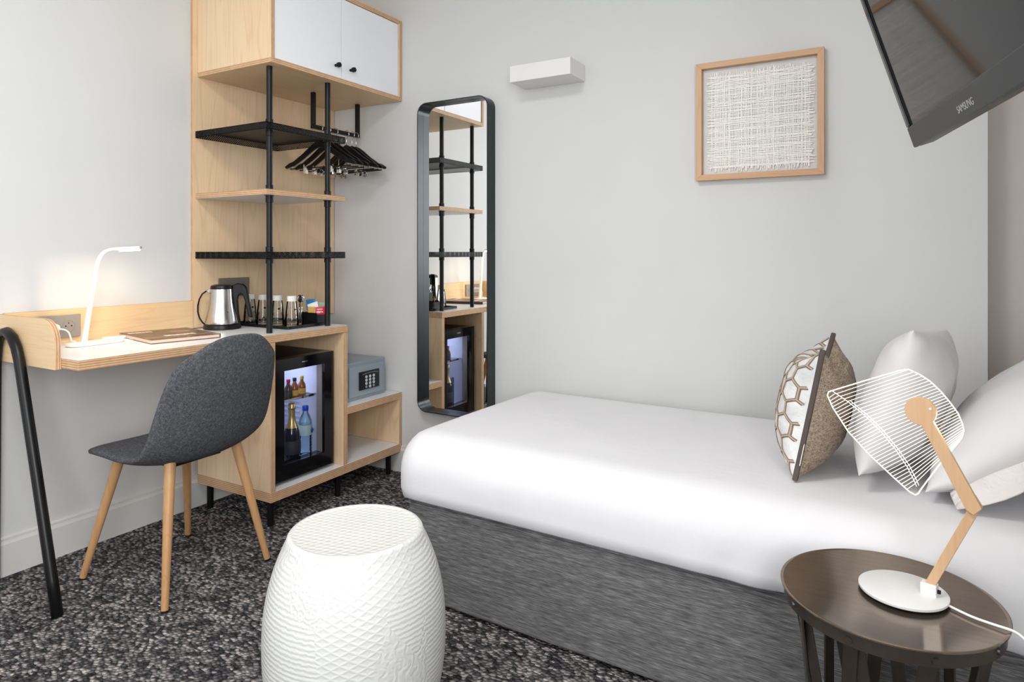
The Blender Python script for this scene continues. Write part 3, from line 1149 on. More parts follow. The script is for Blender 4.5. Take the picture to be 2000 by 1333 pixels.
# ------------------------------------------------------------------ sockets
def socket(label, y0, y1, z0, z1, x, centers, mat):
    o = thing('wall_socket', (x, (y0 + y1) / 2, z0), label, 'socket')
    G().box((x + .0005, y0, z0), (x + .009, y1, z1)).build('cover_plate', mat, o, bevel=.002)
    for cy in centers:
        cz = (z0 + z1) / 2
        prof = [(.0205, 0), (.0212, .0012), (.0195, .0018), (.0188, .0004), (.001, .0004)]
        g = G()
        n = 28
        vs = []
        for r, d in prof:
            for i in range(n):
                a = 2 * PI * i / n
                vs.append((x + .0091 + d, cy + r * math.cos(a), cz + r * math.sin(a)))
        fs = [(k * n + i, k * n + (i + 1) % n, (k + 1) * n + (i + 1) % n, (k + 1) * n + i) for k in range(len(prof) - 1) for i in range(n)]
        g.add(vs, fs)
        f = g.build('socket_face', mat, o, 40)
        for dy, dz in ((-.0095, 0), (.0095, 0), (0, .010)):
            G().cyl((x + .0092, cy + dy, cz + dz), (x + .0101, cy + dy, cz + dz), .0026 if dz == 0 else .002, n=10).build('pin_hole', 'hole_black', f)
    return o


socket('dark taupe double wall socket on the birch panel behind the kettle', -.688, -.533, .876, .957, PX, (-.65, -.572), 'dark_taupe')
socket('grey double wall socket on the desk back board beside the lamp', -1.425, -1.251, .770, .850, .019, (-1.353, -1.292), 'grey_plastic')

# plug and cable of the desk lamp
pg = thing('desk_lamp_plug', (.03, -1.353, .81), 'white plug and cable in the grey desk socket', 'plug')
G().cyl((.0306, -1.353, .810), (.072, -1.353, .810), .0185, .0135, 18).cyl((.072, -1.353, .810), (.086, -1.351, .808), .007, .0045, 12).build('plug_body', 'white_plastic', pg, 40)
pts = [(.085, -1.351, .808), (.098, -1.338, .806), (.105, -1.328, .795), (.107, -1.324, .775), (.110, -1.322, .762), (.116, -1.322, .7640), (.126, -1.318, .7640)]
sm = []
for i in range(len(pts) - 1):
    for k in range(5):
        sm.append(Vector(pts[i]).lerp(Vector(pts[i + 1]), k / 5))
sm.append(Vector(pts[-1]))
for _ in range(6):
    sm = [sm[0]] + [(sm[i - 1] + sm[i] * 2 + sm[i + 1]) / 4 for i in range(1, len(sm) - 1)] + [sm[-1]]
G().tube(sm, .0028, 8).build('cable', 'cord_white', pg, 0)

# ------------------------------------------------------------------ desk lamp
dl = thing('desk_lamp', (.15, -1.24, DZ), 'slim white gooseneck desk lamp, lit, at the left of the desk', 'lamp')
LB = DZ + .0005


def oval(cx, cy, hl, r, ang, n=12):
    c, s = math.cos(ang), math.sin(ang)
    p = arc(hl, 0, r, -PI / 2, PI / 2, n) + arc(-hl, 0, r, PI / 2, 1.5 * PI, n)
    return [(cx + x * c - y * s, cy + x * s + y * c) for x, y in p]


G().prism(oval(.145, -1.262, .062, .034, math.radians(94)), (0, 0, LB), (1, 0, 0), (0, 1, 0), (0, 0, .011)).build('lamp_base', 'white_plastic', dl, 40, bevel=.003)
stem = [(.115, -1.285, LB + .008), (.118, -1.283, LB + .03), (.124, -1.278, LB + .08), (.135, -1.272, LB + .16), (.147, -1.266, LB + .24), (.154, -1.262, LB + .285), (.163, -1.255, LB + .312), (.178, -1.243, LB + .327), (.195, -1.228, LB + .331), (.205, -1.218, LB + .332)]
ctl = [Vector(p) for p in stem]
sm = []
for i in range(len(ctl) - 1):
    for k in range(4):
        sm.append(ctl[i].lerp(ctl[i + 1], k / 4))
sm.append(ctl[-1])
for _ in range(5):
    sm = [sm[0]] + [(sm[i - 1] + sm[i] * 2 + sm[i + 1]) / 4 for i in range(1, len(sm) - 1)] + [sm[-1]]
rs = [.0105 - .005 * min(1, i / len(sm) * 1.4) for i in range(len(sm))]
G().tube(sm, rs, 12).build('stem', 'white_plastic', dl, 0)
hd = Vector((.205, -1.218, LB + .332))
hdir = Vector((.052, .048, .004))
hu = hdir.normalized()
hs = hu.cross(Vector((0, 0, 1))).normalized()
hn = hs.cross(hu)
head = G().obox(hd + hdir / 2, (hu, hs, hn), (hdir.length / 2, .012, .0055)).build('head', 'white_plastic', dl, bevel=.004)
G().obox(hd + hdir / 2 - hn * .0075, (hu, hs, hn), (hdir.length / 2 - .005, .0105, .0030)).build('led_panel', 'led_warm', dl)
G().cyl(hd + hdir * 1.0, hd + hdir * 1.04, .004, n=10).build('switch', 'grey_plastic', dl, 40)
lp = bpy.data.lights.new('desk_lamp_light', 'AREA')
lp.shape = 'RECTANGLE'
lp.size, lp.size_y = .06, .02
lp.energy = .85
lp.color = (1, .78, .54)
lo = bpy.data.objects.new('desk_lamp_light', lp)
COL.objects.link(lo)
lo.location = hd + hdir / 2 - hn * .0125
lo.rotation_euler = (0, 0, math.atan2(hdir.y, hdir.x))

# pen / remote on the desk
tag(G().prism(oval(.065, -1.13, .05, .014, math.radians(85)), (0, 0, DZ + .0005), (1, 0, 0), (0, 1, 0), (0, 0, .010)).build('remote_control', 'white_plastic', None, 40, .003, (.065, -1.13, DZ)),
    'small white rounded remote lying behind the desk lamp base', 'remote')

# book / magazine
bk = thing('book', (.195, -1.022, DZ), 'brown-covered paperback book lying on the desk beside the kettle', 'book', rotz=math.radians(-11), local=True)
bw, bh, bt = .245, .30, .016       # along y, along x, thickness
G().box((-bh / 2 + .003, -bw / 2 + .002, .0025), (bh / 2 - .003, bw / 2 - .003, bt - .002)).build('page_block', 'pages', bk)
cv = G().box((-bh / 2, -bw / 2, bt - .002), (bh / 2, bw / 2, bt)).build('front_cover', 'book_cover', bk)
G().box((-bh / 2, -bw / 2, .0005), (bh / 2, bw / 2, .0025)).build('back_cover', 'book_cover', bk)
G().box((-bh / 2, bw / 2 - .002, .0025), (bh / 2, bw / 2, bt - .002)).build('spine', 'book_cover', bk)
g = G()
for i, w_ in enumerate((.010, .008, .010, .009, .007, .009, .006)):
    y = -bw / 2 + .014 + i * .0125
    g.box((-bh / 2 + .035 - .003 * (i % 2), y, bt), (-bh / 2 + .058, y + w_, bt + .0003))
g.build('title_print', 'book_ink', cv)
g = G()
for i in range(12):
    y = -.045 + i * .009
    g.box((.055 + .003 * math.sin(i * 2.1), y, bt), (.082 + .004 * math.cos(i * 1.7), y + .0068, bt + .0003))
g.build('caption_print', 'book_ink', cv)
for a, b in (((.085, -bw / 2, bt), (.096, -.045, bt + .0003)), ((.094, .06, bt), (.104, bw / 2 - .02, bt + .0003)), ((-.085, -bw / 2 + .03, bt), (-.07, -.03, bt + .0003))):
    G().box(a, b).build('printed_band', 'book_line', cv)
G().lathe([(.036, 0), (.035, .0004)], 20, (-.045, .055, bt)).build('cover_picture', 'book_line', cv)
tag(G().box((.02, -1.165, DZ + .0004), (.16, -1.105, DZ + .0010)).build('paper_slip', 'paper', None, 0, 0, (.09, -1.135, DZ)), 'thin white paper slip between the book and the remote', 'paper')

# ------------------------------------------------------------------ mirror
mr = thing('wall_mirror', (.805, 0, .325), 'tall black-framed wall mirror with rounded corners', 'mirror')
mx0, mx1, mz0, mz1, dep = .610, 1.0, .325, 1.766, .065
outer = rrect(mx0, mz0, mx1, mz1, .05, 8)
inner = rrect(mx0 + .004, mz0 + .004, mx1 - .004, mz1 - .004, .046, 8)
n = len(outer)
vs = [(x, -.0005, z) for x, z in outer] + [(x, -dep, z) for x, z in outer] + [(x, -dep, z) for x, z in inner] + [(x, -.0005, z) for x, z in inner]
fs = []
for i in range(n):
    j = (i + 1) % n
    for k in range(4):
        k2 = (k + 1) % 4
        fs.append((k * n + i, k * n + j, k2 * n + j, k2 * n + i))
G().add(vs, fs).build('frame', 'mirror_frame', mr, 35)
gl_ = rrect(mx0 + .0045, mz0 + .0045, mx1 - .0045, mz1 - .0045, .0455, 8)
G().prism(gl_, (0, -.018, 0), (1, 0, 0), (0, 0, 1), (0, -.004, 0)).build('mirror_pane', 'mirror_glass', mr)
G().prism(gl_, (0, -.0005, 0), (1, 0, 0), (0, 0, 1), (0, -.017, 0)).build('backing', 'black_matte', mr)

# ------------------------------------------------------------------ wall lamp (white up-light box)
wl = thing('wall_light', (1.3, 0, 1.778), 'white rectangular up-light box on the wall above the bed foot', 'lamp')
x0, x1, z0, z1, d = 1.160, 1.437, 1.778, 1.845, .145
G().box((x0, -d, z0), (x1, -d + .004, z1)).build('front_panel', 'white_metal', wl, bevel=.0008)
G().box((x0, -d + .0042, z0), (x0 + .004, -.0005, z1)).build('side_panel', 'white_metal', wl)
G().box((x1 - .004, -d + .0042, z0), (x1, -.0005, z1)).build('side_panel', 'white_metal', wl)
G().box((x0 + .0042, -d + .0042, z0), (x1 - .0042, -.0005, z0 + .004)).build('bottom_panel', 'white_metal', wl)
G().box((x0 + .0042, -.008, z0 + .0042), (x1 - .0042, -.0005, z1)).build('back_plate', 'white_metal', wl)

# ------------------------------------------------------------------ framed woven artwork
ar = thing('framed_artwork', (2.12, 0, 1.338), 'oak framed white woven fibre artwork on the wall above the bed', 'picture')
ax0, ax1, az0, az1, ad = 1.902, 2.340, 1.338, 1.776, .030
fw = .0215
for nm, poly in (('l', [(ax0, az0), (ax0 + fw, az0 + fw), (ax0 + fw, az1 - fw), (ax0, az1)]), ('r', [(ax1, az0), (ax1, az1), (ax1 - fw, az1 - fw), (ax1 - fw, az0 + fw)])):
    G().prism(poly, (0, -.0005, 0), (1, 0, 0), (0, 0, 1), (0, -ad, 0)).build('frame_rail', 'oak_z', ar, bevel=.0008)
for poly in ([(ax0, az0), (ax1, az0), (ax1 - fw, az0 + fw), (ax0 + fw, az0 + fw)], [(ax0, az1), (ax0 + fw, az1 - fw), (ax1 - fw, az1 - fw), (ax1, az1)]):
    G().prism(poly, (0, -.0005, 0), (1, 0, 0), (0, 0, 1), (0, -ad, 0)).build('frame_rail', 'oak_x', ar, bevel=.0008)
G().box((ax0 + fw + .0003, -.006, az0 + fw + .0003), (ax1 - fw - .0003, -.001, az1 - fw - .0003)).build('mount_board', 'mount_board', ar)
g = G()
wx0, wx1, wz0_, wz1_ = ax0 + fw + .030, ax1 - fw - .024, az0 + fw + .022, az1 - fw - .030
N = 62
rnd = random.Random(3)
for i in range(N):
    for hor in (0, 1):
        t_ = (i + .5) / N + rnd.uniform(-.25, .25) / N
        w_ = rnd.choice((.0022, .003, .0036, .0042)) / 2
        ext0, ext1 = rnd.uniform(.002, .016), rnd.uniform(.002, .016)
        lo_, hi_ = (wx0, wx1) if hor else (wz0_, wz1_)
        base = (wz0_ + t_ * (wz1_ - wz0_)) if hor else (wx0 + t_ * (wx1 - wx0))
        S = 16
        ph = rnd.uniform(0, 6)
        am = rnd.uniform(.0003, .0012)
        vs = []
        for k in range(S + 1):
            s_ = lo_ - ext0 + (hi_ - lo_ + ext0 + ext1) * k / S
            off = am * math.sin(ph + k * .9) + (rnd.uniform(-.003, .003) if k in (0, S) else 0)
            dp = -.0105 - .0012 * math.sin(k * 1.9 + i * PI) * (1 if hor else -1) - (.0008 if hor else 0) - (rnd.uniform(-.003, .004) if k in (0, S) else 0)
            for sg in (-1, 1):
                if hor:
                    vs.append((s_, dp, base + off + sg * w_))
                else:
                    vs.append((base + off + sg * w_, dp, s_))
        g.add(vs, [(2 * k, 2 * k + 1, 2 * k + 3, 2 * k + 2) for k in range(S)])
wf = g.build('woven_fibre', 'fibre', ar)
wf['kind'] = 'stuff'
md = wf.modifiers.new('thick', 'SOLIDIFY')
md.thickness = .0006

# ------------------------------------------------------------------ television on a wall arm
tv = thing('television', (2.593, -.771, 1.308), 'black flat-screen television tilted down on a wall arm at upper right', 'television', local=True)
e_ = Vector((.196, -.9806, 0)).normalized()
nh = Vector((-.9806, -.196, 0)).normalized()
tau = math.radians(17.4)
uu = (Vector((0, 0, 1)) * math.cos(tau) + nh * math.sin(tau)).normalized()
nn = e_.cross(uu).normalized()
if nn.dot(nh) < 0:
    nn = -nn
W_, H_ = .735, .455
mat = Matrix((e_, uu, nn)).transposed().to_4x4()
mat.translation = Vector((2.593, -.771, 1.308))
tv.matrix_world = mat
G().box((0, 0, -.038), (W_, H_, -.004)).build('rear_shell', 'black_satin', tv, bevel=.004)
b0 = .048
bz = G().box((.0, .0, -.0038), (W_, b0, .006)).build('lower_bezel', 'tv_bezel', tv, bevel=.003)
G().box((0, b0 + .0002, -.0038), (.020, H_, .006)).build('side_bezel', 'black_gloss', tv, bevel=.002)
G().box((W_ - .020, b0 + .0002, -.0038), (W_, H_, .006)).build('side_bezel', 'black_gloss', tv, bevel=.002)
G().box((.0202, H_ - .022, -.0038), (W_ - .0202, H_, .006)).build('top_bezel', 'black_gloss', tv, bevel=.002)
G().box((.0202, b0 + .0002, -.0036), (W_ - .0202, H_ - .0222, .001)).build('screen', 'tv_screen', tv)
cu = bpy.data.curves.new('tvtext', 'FONT')
cu.body = 'SAMSUNG'
cu.size = .0185
cu.align_x = 'CENTER'
cu.extrude = .0003
to = bpy.data.objects.new('tvtext', cu)
COL.objects.link(to)
me = bpy.data.meshes.new_from_object(to.evaluated_get(bpy.context.evaluated_depsgraph_get()))
bpy.data.objects.remove(to)
me.materials.clear()
me.materials.append(M['tv_text'])
lt = bpy.data.objects.new('lettering', me)
COL.objects.link(lt)
lt.parent = bz
lt.location = (.378, .0125, .0064)
ta = thing('wall_bracket', (RX, -1.15, 1.5), 'black wall arm carrying the television', 'bracket')
pc = mat @ Vector((.50, .20, -.0385))
nb = -nn
G().obox(pc + nb * .008, (e_, uu, nn), (.10, .14, .0075)).build('mount_plate', 'black_matte', ta, bevel=.002)
p1 = pc + nb * .02
p2 = Vector((2.98, -1.42, p1.z + .02))
p3 = Vector((RX - .02, -1.15, p1.z + .02))
G().cyl(p1, p2, .018, n=14).cyl(p2 + Vector((0, 0, -.035)), p2 + Vector((0, 0, .035)), .024, n=16).build('arm_link', 'black_matte', ta, 40)
G().cyl(p2, p3, .018, n=14).build('arm_link', 'black_matte', ta, 40)
G().box((RX - .02, -1.20, p3.z - .12), (RX - .0005, -1.10, p3.z + .12)).build('wall_plate', 'black_matte', ta, bevel=.002)

# ------------------------------------------------------------------ bed
BETA = math.radians(-1.6)
bo = (1.25, -.92, 0)
BL, BW = 2.0, .86


def bed_local(name, label, cat):
    return thing(name, bo, label, cat, rotz=BETA, local=True)


bs = bed_local('bed_base', 'single bed base covered in charcoal grey woven fabric', 'bed base')
G().box((0, 0, .012), (BL, BW, .300)).build('base_cover', 'bed_fabric', bs, bevel=.008, segs=3)
G().box((.004, .004, .3005), (BL - .004, BW - .004, .3065)).build('top_board', 'bed_fabric', bs)
for x, y in ((.1, .08), (BL - .1, .08), (.1, BW - .08), (BL - .1, BW - .08)):
    G().cyl((x, y, .0005), (x, y, .0119), .025, n=14).build('glide', 'black_matte', bs)
# mattress with fitted sheet: rounded cross-section swept along the length
mt = bed_local('mattress', 'mattress tightly made up with a smooth white sheet', 'mattress')
x0, x1, y0, y1, zb, zt = -.055, BL - .005, -.022, BW + .02, .3075, .505
NX, NS = 110, 72
rnd = random.Random(5)


def sect(u, inset, squash):
    """closed rounded section in y-z; inset shrinks it towards the end cap"""
    a, b = y0 + inset * .9, y1 - inset * .9
    c, d = zb + inset * .35, zt - inset * .75
    rt = min(.105, (d - c) * .55)
    rb = min(.075, (d - c) * .38)
    pts = arc(b - rb, c + rb, rb, -PI / 2, 0, 9) + arc(b - rt, d - rt, rt, 0, PI / 2, 9) + arc(a + rt, d - rt, rt, PI / 2, PI, 9) + arc(a + rb * .22, c + rb * .22, rb * .22, PI, 1.5 * PI, 9)
    return pts


def resample(pts, n):
    P_ = pts + [pts[0]]
    L_ = [0]
    for i in range(len(P_) - 1):
        L_.append(L_[-1] + math.dist(P_[i], P_[i + 1]))
    out = []
    k = 0
    for i in range(n):
        s_ = L_[-1] * i / n
        while L_[k + 1] < s_:
            k += 1
        f = (s_ - L_[k]) / max(1e-9, L_[k + 1] - L_[k])
        out.append((P_[k][0] + (P_[k + 1][0] - P_[k][0]) * f, P_[k][1] + (P_[k + 1][1] - P_[k][1]) * f))
    return out


vs = []
xs = []
R_ = .085
for i in range(14):
    a = i / 13 * PI / 2
    xs.append((x0 + R_ * (1 - math.sin(a)) if False else x0 + R_ * (1 - math.cos(a)), R_ * (1 - math.sin(a))))
xs += [(x0 + R_ + (x1 - x0 - R_) * (i / 90), 0) for i in range(1, 91)]
for x, ins in xs:
    P2 = resample(sect(x, ins, 0), NS)
    for y, z in P2:
        # soft wrinkles and drape on the near side towards the head
        f = max(0, min(1, (x - .75) / .5)) * max(0, min(1, (.12 - y) / .12))
        wob = .0045 * math.sin(21 * x + 16 * z + 2.2 * math.sin(5 * x)) * math.sin(7 * x + 3) + .003 * math.sin(47 * x - 28 * z)
        dip = 0.0035 * math.sin(3.1 * x + 1) * math.sin(4 * y + .5)
        if z > zt - .02:
            z += dip
        # gentle sag of the tucked lower edge
        vs.append((x, y - f * wob * 1.6, z + (f * wob * .3 if z > zb + .03 else 0)))
n = NS
fs = [(k * n + i, k * n + (i + 1) % n, (k + 1) * n + (i + 1) % n, (k + 1) * n + i) for k in range(len(xs) - 1) for i in range(n)]
fs += [tuple(range(n))[::-1], tuple(range((len(xs) - 1) * n, len(xs) * n))]
G().add(vs, fs).build('sheet', 'sheet', mt, 0)


# ------------------------------------------------------------------ pillows and cushion
def pillow_pt(u, v, side, w, h, t, sharp, belly, seed=0, wr=0):
    """u, v in -1..1 ; pinched corners, seam at the rim"""
    px_ = u * (1 - .07 * (1 - abs(u)) * 0 - belly * (1 - v * v) * 0 - .06 * (v * v) * 0)
    # edges bow inwards between the pointed corners
    x = u * w / 2 * (1 - sharp * (1 - abs(v) ** 2.2) * abs(u) ** 3)
    y = v * h / 2 * (1 - sharp * (1 - abs(u) ** 2.2) * abs(v) ** 3)
    a, b = 1 - abs(u) ** 2.6, 1 - abs(v) ** 2.6
    z = t / 2 * (max(0, a) ** .55) * (max(0, b) ** .55) * side
    if wr:
        z += wr * math.sin(9 * u + 4 * v + seed) * math.sin(7 * v - 3 * u + seed * 2) * (a * b) ** .5 + wr * .8 * math.sin(16 * (u + v) + seed) * abs(u * v)
    return Vector((x, y, z))


def pillow_mesh(name, parent, w, h, t, mats, sharp=.06, N=28, wr=0, seed=0, fx=None):
    g = G()
    n1 = (N + 1) ** 2
    for side, mi in ((1, 0), (-1, 1 if len(mats) > 1 else 0)):
        vs = []
        for j in range(N + 1):
            for i in range(N + 1):
                u, v = -1 + 2 * i / N, -1 + 2 * j / N
                u, v = math.sin(u * PI / 2), math.sin(v * PI / 2)
                p = pillow_pt(u, v, side, w, h, t, sharp, 0, seed, wr)
                if fx:
                    p = fx(p, u, v)
                vs.append(p)
        fs = []
        for j in range(N):
            for i in range(N):
                a = j * (N + 1) + i
                fs.append((a, a + 1, a + N + 2, a + N + 1))
        g.add(vs, fs, mi)
    o = g.build(name, mats, parent, 0)
    bm = bmesh.new()
    bm.from_mesh(o.data)
    bmesh.ops.remove_doubles(bm, verts=bm.verts, dist=.0002)
    bmesh.ops.recalc_face_normals(bm, faces=bm.faces)
    bm.to_mesh(o.data)
    bm.free()
    return o


def pose(o, c, ux, vy):
    ux, vy = Vector(ux).normalized(), Vector(vy)
    vy = (vy - ux * vy.dot(ux)).normalized()
    m_ = Matrix((ux, vy, ux.cross(vy))).transposed().to_4x4()
    m_.translation = Vector(c)
    o.matrix_world = m_


def settle(o, z):
    bpy.context.view_layer.update()
    lo_ = min((o.matrix_world @ v_.co).z for c_ in o.children for v_ in c_.data.vertices)
    o.location.z += z - lo_


# patterned cushion: face +n looks towards the foot of the bed
cw = .395
cs = thing('patterned_cushion', (2.37, -.58, .68), 'square cushion with embroidered white hexagon front and brown linen back', 'cushion', local=True)
# axis u runs from far to near, v upwards; normal = u x v must point to -x
cU = Vector((.004, -.36, 0)).normalized()
cV = Vector((.062, .07, .325)).normalized()
cN = cU.cross(cV)
c0 = Vector((2.338, -.802, .508))
cw = .375
chh = .330
cc = c0 - cU * (cw / 2) + cV * (chh / 2)
pose(cs, cc, cU, cV)
CT = .178


def droop(p, u, v):
    # the top edge sinks between its two corners
    s_ = max(0, v) ** 4 * (1 - u * u)
    return Vector((p.x, p.y - .050 * s_, p.z))


pillow_mesh('cushion_cover', cs, cw, chh, CT, ['cushion_front', 'linen'], .07, 32, .0025, 1.0, droop)


def surf0(x, y):
    u, v = max(-.999, min(.999, x / (cw / 2))), max(-.999, min(.999, y / (chh / 2)))
    return droop(pillow_pt(u, v, 1, cw, chh, CT, .07, 0, 1.0, .0025), u, v)


def surf(x, y, off):
    e_1 = .0015
    p = surf0(x, y)
    nn_ = (surf0(x + e_1, y) - surf0(x - e_1, y)).cross(surf0(x, y + e_1) - surf0(x, y - e_1))
    nn_ = nn_.normalized() if nn_.length > 1e-12 else Vector((0, 0, 1))
    return p + nn_ * off


def ribbon(g, a, b, wd, off, mi=0, S=10):
    vs = []
    d = Vector((b[0] - a[0], b[1] - a[1]))
    if d.length < 1e-6:
        return
    nr = Vector((-d.y, d.x)).normalized() * wd / 2
    for k in range(S + 1):
        x, y = a[0] + d.x * k / S, a[1] + d.y * k / S
        for sg in (-1, 1):
            xx, yy = x + nr.x * sg, y + nr.y * sg
            lim = .985
            if abs(xx) > cw / 2 * lim or abs(yy) > chh / 2 * lim:
                xx = max(-cw / 2 * lim, min(cw / 2 * lim, xx))
                yy = max(-chh / 2 * lim, min(chh / 2 * lim, yy))
            vs.append(surf(xx, yy, off))
    g.add(vs, [(2 * k, 2 * k + 1, 2 * k + 3, 2 * k + 2) for k in range(S)], mi)


g1, g2 = G(), G()
hr = .031
for ci in range(-5, 6):
    for ri in range(-5, 6):
        cx = (ci + (.5 if ri % 2 else 0)) * hr * math.sqrt(3) + .012
        cy = ri * hr * 1.5 - .006
        for k in range(3):
            a0, a1 = math.radians(60 * k + 30), math.radians(60 * k + 90)
            a = (cx + hr * math.cos(a0), cy + hr * math.sin(a0))
            b = (cx + hr * math.cos(a1), cy + hr * math.sin(a1))
            ins = lambda q: abs(q[0]) < cw / 2 * .985 and abs(q[1]) < chh / 2 * .985
            if not ins(a) and not ins(b):
                continue
            if not ins(a):
                a, b = b, a
            if not ins(b):                      # trim at the seam
                for q in range(20, -1, -1):
                    bb = (a[0] + (b[0] - a[0]) * q / 20, a[1] + (b[1] - a[1]) * q / 20)
                    if ins(bb):
                        break
                b = bb
            ribbon(g1, a, b, .0074, .0014)
            ribbon(g2, a, b, .0032, .0024)
e1 = g1.build('hexagon_embroidery', 'embroidery', cs, 0)
e2 = g2.build('hexagon_braid', 'embroidery_light', cs, 0)
for e in (e1, e2):
    md = e.modifiers.new('thick', 'SOLIDIFY')
    md.thickness = .0012
# dark piping along the near edge and the other edges (on the seam)
for nm, line in (('near', [(1, -1 + 2 * k / 30) for k in range(31)]), ('far', [(-1, -1 + 2 * k / 30) for k in range(31)]), ('top', [(-1 + 2 * k / 30, 1) for k in range(31)]), ('bottom', [(-1 + 2 * k / 30, -1) for k in range(31)])):
    g = G()
    vs = []
    for u, v in line:
        p = droop(pillow_pt(u, v, 1, cw, chh, CT, .07, 0), u, v)
        out = Vector((u if abs(u) == 1 else 0, v if abs(v) == 1 else 0, 0)).normalized()
        for dz, do in ((.0065, .0), (.0045, .003), (-.0045, .003), (-.0065, .0)):
            vs.append(p + out * do + Vector((0, 0, dz)))
    fs = [(4 * k + i, 4 * k + i + 1, 4 * k + 5 + i, 4 * k + 4 + i) for k in range(30) for i in range(3)]
    fs += [(4 * k + 3, 4 * k, 4 * k + 4, 4 * k + 7) for k in range(30)]
    g.add(vs, fs).build('piping', 'cushion_trim', cs, 0)
settle(cs, .506)
g = G().obox(Vector((cw / 2 * .98 + .004, -chh / 2 * .60, -.004)), ((1, 0, 0), (0, 1, 0), (0, 0, 1)), (.008, .026, .0008))
g.build('care_label', 'paper', cs)

p2 = thing('upright_pillow', (2.58, -.5, .7), 'white pillow standing upright behind the patterned cushion', 'pillow', local=True)
pU = Vector((-.07, -.36, .03)).normalized()
pV = Vector((.135, .14, .335)).normalized()
q0 = Vector((2.470, -.842, .502))
pw, ph = .46, .365
pose(p2, q0 - pU * (pw / 2) + pV * (ph / 2), pU, pV)
pillow_mesh('pillow_case', p2, pw, ph, .17, ['pillow_cotton'], .05, 30, .004, 2.3)
settle(p2, .508)

p3 = thing('head_pillow', (2.95, -.5, .68), 'large white pillow leaning at the head end with open pillowcase flap', 'pillow', local=True)
rU = Vector((-.06, -.36, .0)).normalized()
rV = Vector((.40, .02, .32)).normalized()
rw, rh = .66, .56
r0 = Vector((2.605, -.820, .528))
pose(p3, r0 - rU * (rw / 2) + rV * (rh / 2) + Vector((0, 0, .03)), rU, rV)
pillow_mesh('pillow_case', p3, rw, rh, .21, ['pillow_cotton'], .03, 30, .004, .7)
# loose flap of the case at the near end
g = G()
NN = 16
vs = []
for j in range(NN + 1):
    for i in range(NN + 1):
        a, b = i / NN, j / NN
        x = rw / 2 * .90 + .055 * a
        y = -rh / 2 * .86 + rh * .86 * b
        z = -.020 - .030 * a * (1 + .5 * math.sin(5 * b)) + .008 * math.sin(9 * b + 3 * a)
        vs.append((x, y, z))
g.add(vs, [(j * (NN + 1) + i, j * (NN + 1) + i + 1, (j + 1) * (NN + 1) + i + 1, (j + 1) * (NN + 1) + i) for j in range(NN) for i in range(NN)])
fo = g.build('case_flap', 'pillow_flap', p3, 0)
md = fo.modifiers.new('thick', 'SOLIDIFY')
md.thickness = .003

settle(p3, .509)

# ------------------------------------------------------------------ round bronze side table
tcx, tcy, tz = 2.54, -1.168, .46
st = thing('side_table', (tcx, tcy, 0), 'round polished bronze side table with riveted rim and splayed slat legs', 'table')
R = .178
G().lathe([(.002, tz - .004), (R - .004, tz - .004), (R, tz - .0015), (R, tz + .0008), (R - .002, tz + .0015), (R - .006, tz), (.002, tz)], 96, (tcx, tcy, 0)).build('tabletop', 'bronze', st, 40)
n = 96
g = G().lathe([(R - .0105, tz - .026), (R - .006, tz - .026), (R - .006, tz - .0045), (R - .0105, tz - .0045), (R - .0105, tz - .026)], n, (tcx, tcy, 0), capb=False, capt=False)
rim = g.build('rim', 'bronze_dark', st, 30)
LEGS = 9
for i in range(LEGS):
    a = 2 * PI * i / LEGS + math.radians(252)
    c, s = math.cos(a), math.sin(a)
    g = G().cyl((tcx + c * (R - .0062), tcy + s * (R - .0062), tz - .0155), (tcx + c * (R - .003), tcy + s * (R - .003), tz - .0155), .0062, .005, 16)
    g.build('rivet', 'bronze_dark', rim, 40)
    for sg in (1, -1):
        a1 = a + sg * math.radians(26)
        p0 = Vector((tcx + c * (R - .017 - (.006 if sg > 0 else 0)), tcy + s * (R - .017 - (.006 if sg > 0 else 0)), tz - .006))
        p1 = Vector((tcx + math.cos(a1) * (R * .60), tcy + math.sin(a1) * (R * .60), .018))
        d_ = p1 - p0
        rad = Vector((math.cos((a + a1) / 2), math.sin((a + a1) / 2), 0))
        side = d_.cross(rad).normalized()
        G().obox((p0 + p1) / 2, (d_, side, side.cross(d_)), (d_.length / 2, .0125, .002)).build('leg', 'bronze_dark', st, bevel=.001)
G().lathe([(R * .50, .001), (R * .72, .001), (R * .72, .018), (R * .50, .018), (R * .50, .001)], 64, (tcx, tcy, 0), capb=False, capt=False).build('base_ring', 'bronze_dark', st, 30)

# ------------------------------------------------------------------ table lamp with flat engraved acrylic shade
la = math.radians(15)
LE = Vector((math.cos(la), -math.sin(la), 0))
LN = Vector((-math.sin(la), -math.cos(la), 0))
LQ = Vector((2.600, -1.156, .475))
LZ = Vector((0, 0, 1))
tl = thing('table_lamp', (2.565, -1.16, tz + .0015), 'table lamp with bent wooden arm and flat line-engraved glowing shade', 'lamp')
G().lathe([(.060, 0), (.068, .001), (.068, .003)], 48, (2.563, -1.157, tz + .0018)).build('felt_pad', 'black_matte', tl, 40)
G().lathe([(.070, 0), (.0705, .001), (.0705, .0045), (.069, .0055), (.001, .0055)], 64, (2.563, -1.157, tz + .005)).build('lamp_base', 'white_metal', tl, 40)


def lp_(x, z, d=0):
    return LQ + LE * x + LZ * z + LN * d


